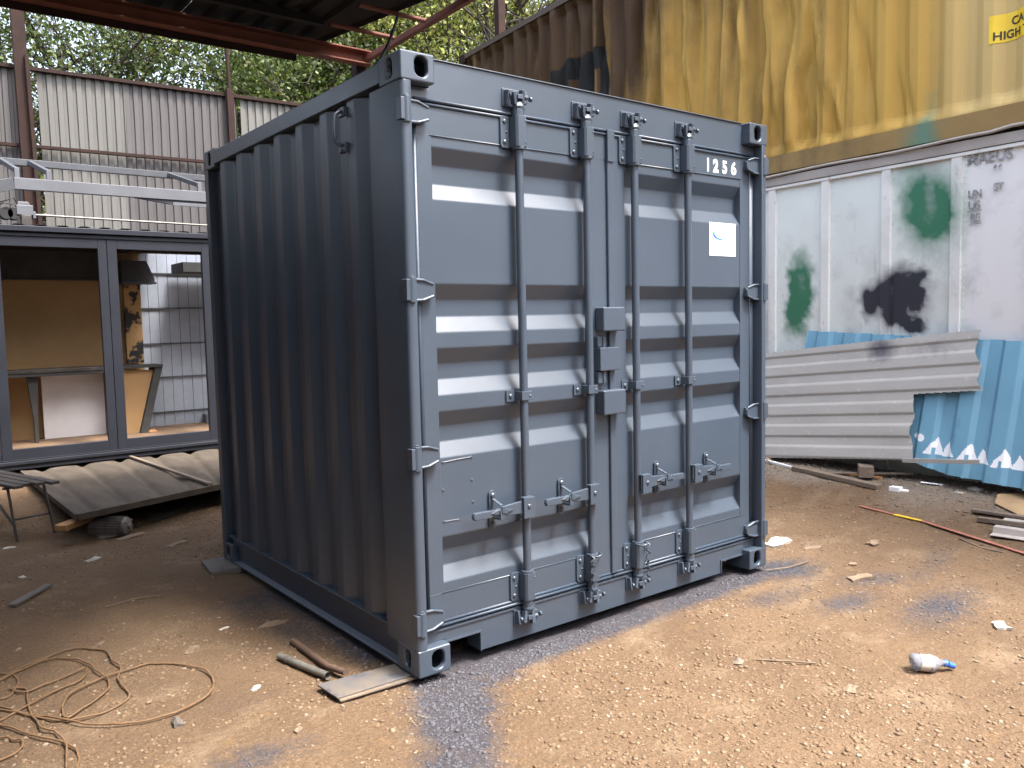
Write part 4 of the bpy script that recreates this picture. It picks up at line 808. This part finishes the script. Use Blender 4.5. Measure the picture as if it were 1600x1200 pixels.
b = MB(); b.box(.60, 3.2, FY + .12, FY + .30, 2.34, 2.42); b.build('lintel', rust, cb); 
b = MB(); b.box(-5.0, .985, 8.05, 8.10, .245, 2.42); b.build('back_wall', osb, cb)
b = MB(); b.box(-5, .60, 7.98, 8.05, 2.085, 2.42); b.build('back_wall', dark_in, cb)
MB().box(-5, .60, 7.97, 7.995, 2.078, 2.092).build('trim_strip', bare, cb)
b = MB(); prof = []; x = .99
while x < 3.2: prof += [(x, 0), (x + .11, 0), (x + .113, .008), (x + .120, .008), (x + .123, 0)]; x += .124
b.sheet(prof, lambda u, v, t: (u, 8.20 + v, t), .245, 2.56); b.build('clad_wall', clad, cb, thick=.006)
for z in (2.19, 1.75, 1.30, .87, .42): MB().box(.99, 3.2, 8.178, 8.197, z - .008, z + .008).build('wall_rail', steel_dark, cb)
b = MB(); b.box(.765, .955, 7.93, 7.99, 1.08, 2.05); b.build('scorched_pillar', osb2, cb)
b = MB(); b.box(1.7, 3.0, 8.02, 8.17, .25, .36); b.build('skirting_box', steel_grey, cb, .003)
b = MB(); b.box(1.38, 3.1, 7.6, 8.1, 2.18, 2.30); b.build('overhead_box', dark_in, cb, .003)
# things inside the cabin
ds = thing('workbench', (-.2, 7.8, .245), 'long grey topped workbench seen through the left window opening', 'workbench')
MB().box(-1.6, .56, 7.55, 7.97, 1.030, 1.068).build('bench_top', bare, ds, .002); MB().box(-1.6, .56, 7.56, 7.60, .99, 1.029).build('bench_rail', dark_in, ds, .002)
b = MB(); b.prism([(-.36, 1.0), (-.25, 1.0), (-.275, .5), (-.28, .245), (-.315, .245), (-.315, .5)], lambda u, v, t: (u, t, v), 7.62, 7.68); b.build('leg', dark_in, ds, .002)
b = MB(); b.prism([(.47, 1.0), (.53, 1.0), (.545, .55), (.53, .245), (.50, .245), (.50, .55)], lambda u, v, t: (u, t, v), 7.62, 7.68); b.build('leg', dark_in, ds, .002)
b = MB(); b.box(-.18, .475, 7.90, 7.925, .246, 1.025); tag(b.build('white_board', whiteboard, None, .002), 'plain white board standing behind the workbench in the cabin', 'board')
hd_ = thing('stove_hood', (.95, 7.85, 2.04), 'dark hood on the scorched pillar inside the cabin', 'hood')
b = MB(); b.prism([(.70, 2.06), (1.075, 2.06), (1.075, 2.10), (.99, 2.31), (.70, 2.31)], lambda u, v, t: (u, t, v), 7.72, 7.925); b.build('hood_cowl', dark_in, hd_, .003)
MB().box(.70, 1.09, 7.70, 7.925, 2.035, 2.06).build('hood_rim', steel_dark, hd_, .002)
ctr = thing('counter', (.85, 7.8, .245), 'brown counter with slanted dark end inside the right window opening', 'counter')
MB().box(.55, 1.085, 7.60, 7.92, 1.030, 1.062).build('counter_top', dark_in, ctr, .002)
b = MB(); b.prism([(1.085, 1.028), (1.00, 1.028), (.79, .246), (.88, .246)], lambda u, v, t: (u, t, v), 7.62, 7.90); b.build('slanted_end', dark_in, ctr, .002)
b = MB(); b.prism([(.56, .246), (.785, .246), (.985, 1.0), (.56, 1.0)], lambda u, v, t: (u, t, v), 7.66, 7.68); b.build('front_panel', osb, ctr)
lump('rag', .93, 7.62, .10, .07, .03, .1, wood_new, 'small orange brown rag on the cabin floor at the counter foot', 'rag', lift=.20)

# frame lying on the cabin roof
fr = thing('welded_gantry', (.6, 7.6, 2.58), 'welded grey steel frame resting on the cabin roof', 'gantry')
b = MB(); b.box(-.44, 3.0, 6.97, 7.03, 2.952, 3.070); b.build('front_rail', steel_grey, fr, .004)
b = MB(); b.box(-1.3, 3.0, 8.17, 8.23, 3.40, 3.475); b.build('rear_rail', steel_dark, fr, .004)
for x in (-.43, -.14, 1.41): 
    b = MB(); b.beam((x + .03, 8.17, 3.44), (x + .02, 7.03, 3.155), .045, .05); b.build('cross_bar', steel_dark, fr, .003); MB().box(x, x + .045, 6.98, 7.025, 3.0705, 3.175).build('stud', steel_grey, fr, .003)
b = MB(); b.beam((-.445, 7.0, 3.01), (-1.6, 6.6, 2.62), .05, .12); b.build('hip_bar', steel_dark, fr, .003)
b = MB(); b.prism([(.72, 2.950), (3.0, 2.950), (3.0, 2.905), (1.10, 2.905)], lambda u, v, t: (u, t, v), 6.99, 7.04); b.build('lower_rail', steel_dark, fr, .002)
b = MB(); b.box(1.12, 3.0, 6.97, 6.988, 2.890, 2.925); b.build('lower_rail', steel_grey, fr, .002)
for x in (2.7,): MB().box(x, x + .06, 6.9, 8.23, 2.60, 2.95).build('stand', steel_dark, fr, .002)
MB().box(-1.3, -1.24, 8.17, 8.23, 2.585, 3.40).build('stand', steel_dark, fr, .002); MB().box(2.9, 2.96, 8.24, 8.30, 2.585, 3.40).build('stand', steel_dark, fr, .002)
b = MB(); b.tube([(-.28, 6.99, 2.702), (2.9, 6.99, 2.672)], .012, 8); b.box(2.86, 2.9, 6.97, 7.01, 2.585, 2.665); tag(b.build('steel_rod', bare, None, 0, 'auto'), 'long thin steel rod running from the winch across the cabin roof', 'rod')
wn = thing('winch', (-.4, 7.0, 2.585), 'small grey winch with black hoses on the cabin roof edge', 'winch')
b = MB(); b.box(-.44, -.29, 6.93, 7.06, 2.69, 2.79); b.prism([(-.43, 2.79), (-.31, 2.79), (-.33, 2.825), (-.42, 2.825)], lambda u, v, t: (u, t, v), 6.94, 7.05); b.box(-.295, -.265, 6.95, 7.04, 2.66, 2.73); b.build('winch_body', steel_grey, wn, .005)
b = MB(); b.box(-.40, -.31, 6.93, 7.05, 2.585, 2.69); b.build('winch_foot', bare, wn, .003)
b = MB()
for x in (-.53, -.46): b.tube([(x, 6.94, 2.70), (x, 7.06, 2.70)], .062, 16)
b.tube([(-.60, 6.96, 2.80), (-.52, 6.93, 2.83), (-.46, 6.93, 2.86), (-.43, 6.95, 2.80)], .008, 6); b.tube([(-.62, 6.96, 2.76), (-.55, 6.92, 2.80), (-.47, 6.92, 2.79)], .008, 6); b.build('hose', black, wn, .004, 'auto')

# ------------------------------------------------------------------ fence
fn_ = thing('sheet_fence', (0, 10.3, 0), 'tall fence of cream and grey corrugated sheets on rusty rails behind the cabin', 'fence')
fa = R(93); fd = Vector((math.sin(fa), math.cos(fa), 0)); fnn = Vector((fd.y, -fd.x, 0))     # normal towards camera
def FP(s, z, o=0): p = Vector((0, 10.3, 0)) + fd * s + fnn * o; p.z = z; return p
if (FP(0, 0, 1) - FP(0, 0)).dot(CAM - FP(0, 0)) < 0: fnn = -fnn
edges = [(-9, -7.8), (-7.79, -6.6), (-6.59, -5.4), (-5.39, -4.2), (-4.19, -3.0), (-2.99, -1.8), (-1.79, -.8), (-.79, .22), (.36, 1.455), (1.46, 2.98), (3.0, 3.08), (3.14, 4.3), (4.31, 5.5), (5.51, 6.7), (6.71, 7.9)]
for i, (a, c) in enumerate(edges):
    c += .025 if i not in (7, 10) else 0
    b = MB(); prof = []; x = a; p_ = .1215; o_ = .006 * (i % 2); 
    while x < c: prof += [(x, 0), (x + .062, 0), (x + .072, .024), (x + .1115, .024)]; x += p_
    prof = [q for q in prof if q[0] < c] + [(c, 0)]
    tl = random.uniform(-.004, .004); top = 5.06 if i != 0 else 5.06
    b.sheet(prof, lambda u, v, t: FP(u + tl * (t - 3) + .006 * fbm(u, t, i), t, -v + o_ * 1.5 + .010 * fbm(u * .7, t * .7, i)), .0, top, 10)
    b.build('fence_sheet', cream if i in (8, 11, 2, 5) else greysheet, fn_, thick=.002)
b = MB(); b.beam(FP(-9, 4.02, .07), FP(7.9, 4.02, .07), .06, .045); b.build('fence_rail', rust, fn_, .003)
b = MB(); b.beam(FP(-9, 5.075, .02), FP(7.9, 5.075, .02), .09, .05); b.build('fence_rail', rust, fn_, .003)
b = MB(); b.beam(FP(-9, 1.9, .07), FP(7.9, 1.9, .07), .06, .045); b.build('fence_rail', rust, fn_, .003)
for s in (-6, -3, 5.6): MB().beam(FP(s, 0, .12), FP(s, 5.2, .12), .09, .09, (0, 1, 0)).build('fence_post', rust, fn_, .003)
b = MB(); b.beam(FP(.20, 0, .14), FP(.14, 7.0, .14), .16, .10, (0, 1, 0)); b.beam(FP(.30, 0, .20), FP(.22, 5.2, .20), .05, .12, (0, 1, 0)); b.build('fence_post', rust, fn_, .004)
b = MB(); b.beam(FP(2.98, 0, .12), FP(2.94, 5.15, .12), .10, .09, (0, 1, 0)); b.tube([FP(2.94, 5.0, .14), FP(2.90, 7.6, .14)], .028, 10); b.build('fence_post', rust, fn_, .003)
b = MB(); b.beam(FP(3.5, 4.2, .12), FP(4.0, 4.95, .12), .06, .06); b.build('fence_brace', rust, fn_, .003)
# unseen wall added on the left to keep light off the container side
lw = thing('side_light_blocker', (-4.6, 3, 0), 'dark corrugated wall out of view, added at the left to block light', 'light blocker')
b = MB(); prof = []; y = -7.0
while y < 10.2: prof += [(y, 0), (y + .1, 0), (y + .12, .03), (y + .2, .03)]; y += .22
b.sheet(prof, lambda u, v, t: (-4.6 + v, u, t), -.05, 3.15); b.build('blocker_sheet', roof_under, lw, thick=.003)

# ------------------------------------------------------------------ left foreground furniture
bn = thing('slatted_bench', (-.95, 4.5, -.02), 'low weathered slatted bench with rusty steel legs at the left edge', 'bench')
dA = Vector((-.30, .954, 0)); dW = Vector((.954, .30, 0)); bo = Vector((-.995, 3.90, .385))
for k in range(4):
    p = bo + dW * (.075 * k + .04); e_ = (.03, -.02, .04, .10)[k]
    MB().beam(p - dA * e_ , p + dA * 1.7, .062, .022).build('slat', bench_m, bn, .003)
for t_ in (.12, 1.5):
    for k, w_ in ((0, .03), (1, .28)):
        p = bo + dW * w_ + dA * t_; q = p + dW * ((-.0) if k == 0 else .02) - dA * .10; q.z = -.03; b = MB(); b.beam(p - Vector((0, 0, .012)), q, .026, .012, (dW.x, dW.y, 0)); b.build('leg', bare, bn, .002)
    p = bo + dA * (t_ - .05); MB().beam(p + dW * .03 + Vector((0, 0, -.25)), p + dW * .285 + Vector((0, 0, -.25)), .02, .012).build('leg_brace', bare, bn, .002)
    p = bo + dA * t_; MB().beam(p + dW * .0 + Vector((0, 0, -.020)), p + dW * .31 + Vector((0, 0, -.020)), .03, .016).build('leg_brace', bare, bn, .002)
    MB().beam(p + dW * .03 + Vector((0, 0, -.02)) + dA * .35, p + dW * .03 + Vector((0, 0, -.28)) - dA * .04, .018, .01).build('leg_brace', bare, bn, .002)
# ribbed panel on the ground
NL, NR, FL, FR_ = Vector((-.64, 3.56, .185)), Vector((1.5, 4.38, .17)), Vector((-.60, 6.52, .105)), Vector((2.4, 6.62, .105))
dk = thing('ribbed_panel', (.4, 5, .1), 'dirty ribbed panel lying on timbers in front of the cabin', 'panel')
b = MB(); nu, nv = 300, 14; vs = []
for j in range(nv + 1):
    for i in range(nu + 1):
        u, v = i / nu, j / nv; p = NL.lerp(NR, u).lerp(FL.lerp(FR_, u), v); ph_ = (u * 8.2) % 1; p.z += -.026 * (.5 - .5 * math.cos(2 * math.pi * ph_)) ** 7 + .006 * (.5 - .5 * math.cos(2 * math.pi * (ph_ + .5))) + .002 * fbm(p.x * 3, p.y * 3); vs.append(p)
b.add(vs, [(j * (nu + 1) + i, j * (nu + 1) + i + 1, (j + 1) * (nu + 1) + i + 1, (j + 1) * (nu + 1) + i) for j in range(nv) for i in range(nu)]); b.build('panel_sheet', deck_m, dk, 0, True)
b = MB(); b.beam(NL - Vector((0, 0, .012)), NR - Vector((0, 0, .012)), .03, .048); b.beam(NL - Vector((0, 0, .012)), FL - Vector((0, 0, .012)), .03, .045); b.build('panel_edge', deck_m, dk, .003)
b = MB(); p0, p1 = NL.lerp(NR, .50), FL.lerp(FR_, .34); b.beam(p0 + Vector((0, 0, .025)), p1 + Vector((0, 0, .025)), .035, .022); tag(b.build('batten', wood_old, None, .003), 'thin brown batten lying along the ribbed panel', 'batten')
plank('timber_plank', (-.745, 3.60, .105), (-.02, 4.25, .125), .10, .04, wood_new, 'orange timber plank jammed beneath the near corner of the ribbed panel', 'plank')
for x, y in ((1.2, 4.6), (.2, 6.2), (1.8, 6.2)): 
    pass
b = MB(); b.box(.9, 1.3, 4.5, 4.62, -.03, .14); tag(b.build('timber_block', wood_old, None, .004), 'dark timber bearer hidden in the shade under the ribbed panel', 'timber block')
# finned motor
mt = thing('electric_motor', (-.38, 3.68, -.03), 'finned grey electric motor casing lying under the panel corner', 'motor')
a, e = Vector((-.50, 3.80, .045)), Vector((-.315, 3.635, .040)); d = (e - a).normalized(); x_ = d.cross(Vector((0, 0, 1))).normalized(); z_ = x_.cross(d)
b = MB(); b.tube([a, e], .055, 20); 
for k in range(22):
    an = 2 * math.pi * k / 22; dr = x_ * math.cos(an) + z_ * math.sin(an); b.beam(a + dr * .062, e + dr * .062, .005, .022, dr)
b.build('motor_body', motor_m, mt, 0)
b = MB(); b.tube([e, e + d * .02, e + d * .03], [.066, .064, .045], 20); b.tube([e + d * .03, e + d * .05], .02, 12)
for k in range(4): an = math.pi / 4 + math.pi / 2 * k; dr = x_ * math.cos(an) + z_ * math.sin(an); b.tube([e + dr * .055, e + dr * .055 + d * .034], .008, 8)
b.build('end_cap', motor_m, mt, .002, 'auto'); b = MB(); b.box(-.49, -.31, 3.64, 3.80, -.028, -.012); b.build('motor_foot', motor_m, mt, .003)

# ------------------------------------------------------------------ steel post on the yellow container
b = MB(); p = WP(6.95, 5.37, -.12); b.box(p.x - .06, p.x + .06, p.y - .05, p.y + .05, 5.335, 8.2); b.box(p.x - .12, p.x + .12, p.y - .1, p.y + .1, 5.332, 5.35); tag(b.build('steel_post', rust, None, .004), 'rusty steel post rising from the roof edge of the yellow container', 'post')

# ------------------------------------------------------------------ unseen shed shape added behind the viewpoint to block low light on the doors
ys = thing('horizon_blocker', (3, -14, 0), 'large grey shed shape out of view, added to block low light on the container doors', 'shed')
b = MB(); prof = []; x = -12.0
while x < 20: prof += [(x, 0), (x + .5, 0), (x + .56, .05), (x + .94, .05)]; x += 1.0
b.sheet(prof, lambda u, v, t: (u, -13.0 + v, t), -.05, 6.0); b.build('blocker_front', greysheet, ys, thick=.004)
b = MB(); b.box(-12, 20, -22, -13.2, 0, 5.9); b.build('blocker_body', greysheet, ys)
b = MB(); b.prism([(-22.3, 5.92), (-12.7, 5.92), (-17.5, 7.6)], lambda u, v, t: (t, u, v), -12.3, 20.3); b.build('blocker_roof', roof_under, ys)
b = MB(); b.box(2, 6, -12.98, -12.90, 0, 4.2); b.build('blocker_panel', steel_dark, ys)

# ------------------------------------------------------------------ trees
def tree(x, y, h, cr_, lm, n, label, seed, lsz=.10, zlow=3.6):
    r = random.Random(seed); root = thing('tree', (x, y, 0), label, 'tree', 'trees beyond the yard')
    tb = MB(); tips = []
    def grow(p, d, L_, rad, lev):
        pts = [p]; rs = [rad]; q = p.copy(); dd = d.copy(); segs = 5 if lev < 2 else 3
        for i in range(segs):
            dd = (dd + Vector((r.uniform(-.3, .3), r.uniform(-.3, .3), r.uniform(-.12, .22))) * (.5 if lev == 0 else .9)).normalized(); q = q + dd * L_ / segs; pts.append(q.copy()); rs.append(rad * (1 - .6 * (i + 1) / segs))
            if lev >= 2: tips.append(q.copy())
            if lev < 3 and (lev > 0 or i >= 1):
                for _ in range(2 if lev < 2 else 2):
                    a_ = r.uniform(0, 6.283); s_ = r.uniform(.5, 1.1); nd = (dd * .45 + Vector((math.cos(a_) * s_, math.sin(a_) * s_, r.uniform(-.15, .5)))).normalized(); grow(q.copy(), nd, L_ * r.uniform(.45, .62), rs[-1] * .62, lev + 1)
        tb.tube(pts, rs, 6 if lev < 2 else 4, cap=False)
    grow(Vector((x, y, -.1)), Vector((0, 0, 1)), h * .72, h * .022, 0)
    tb.build('trunk', bark, root, 0, True, merge=False)
    T_ = np.array([t_[:] for t_ in tips]); T_ = T_[(T_[:, 2] > zlow - .8) & (T_[:, 1] > 11.0)]
    g = np.random.default_rng(seed); k = g.integers(0, len(T_), n); C_ = T_[k] + g.normal(0, .17, (n, 3)) * cr_
    # clumpy brightness: each tip cluster shares a tone
    tone = g.random(len(T_)); rn = np.clip(.55 * tone[k] + .45 * g.random(n), 0, 1)
    A = g.normal(size=(n, 3)); A /= np.linalg.norm(A, axis=1)[:, None]; B = np.cross(A, g.normal(size=(n, 3))); B /= np.linalg.norm(B, axis=1)[:, None]
    s = lsz * g.uniform(.55, 1.2, n)[:, None]; V = np.stack([C_ - A * s * .5, C_ + B * s * .28, C_ + A * s * .5, C_ - B * s * .28], 1).reshape(-1, 3) - np.array([x, y, 0])
    me = bpy.data.meshes.new('crown'); me.vertices.add(4 * n); me.vertices.foreach_set('co', V.ravel().astype(np.float32)); me.loops.add(4 * n); me.loops.foreach_set('vertex_index', np.arange(4 * n, dtype=np.int32))
    me.polygons.add(n); me.polygons.foreach_set('loop_start', np.arange(0, 4 * n, 4, dtype=np.int32)); me.polygons.foreach_set('loop_total', np.full(n, 4, dtype=np.int32)); me.update()
    setattr_(me, 'rnd', np.repeat(rn, 4)); me.materials.append(lm); o = bpy.data.objects.new('crown', me); COL.objects.link(o); o.parent = root
tree(-.4, 15.0, 8.5, 2.0, leaf_dk, 14000, 'leafy tree behind the fence at the far left, with the most sky showing through', 101)
tree(2.2, 14.8, 8.2, 2.0, leaf_dk, 26000, 'leafy tree behind the cream fence sheets, right of the leftmost tree', 102)
tree(4.9, 14.2, 8.6, 2.0, leaf_dk, 52000, 'dense dark tree behind the thin fence pole', 103)
tree(7.4, 13.6, 9.5, 2.1, leaf_dk, 54000, 'dense green tree above the near top corner of the grey container', 104)
tree(9.6, 12.6, 11.5, 2.3, leaf_yg, 48000, 'yellow green tree behind the rusty post above the yellow container', 105, .11, 5)
tree(12.4, 11.4, 12, 2.3, leaf_dk, 30000, 'green tree farthest right, rising behind the yellow container top edge', 106, .11, 5)
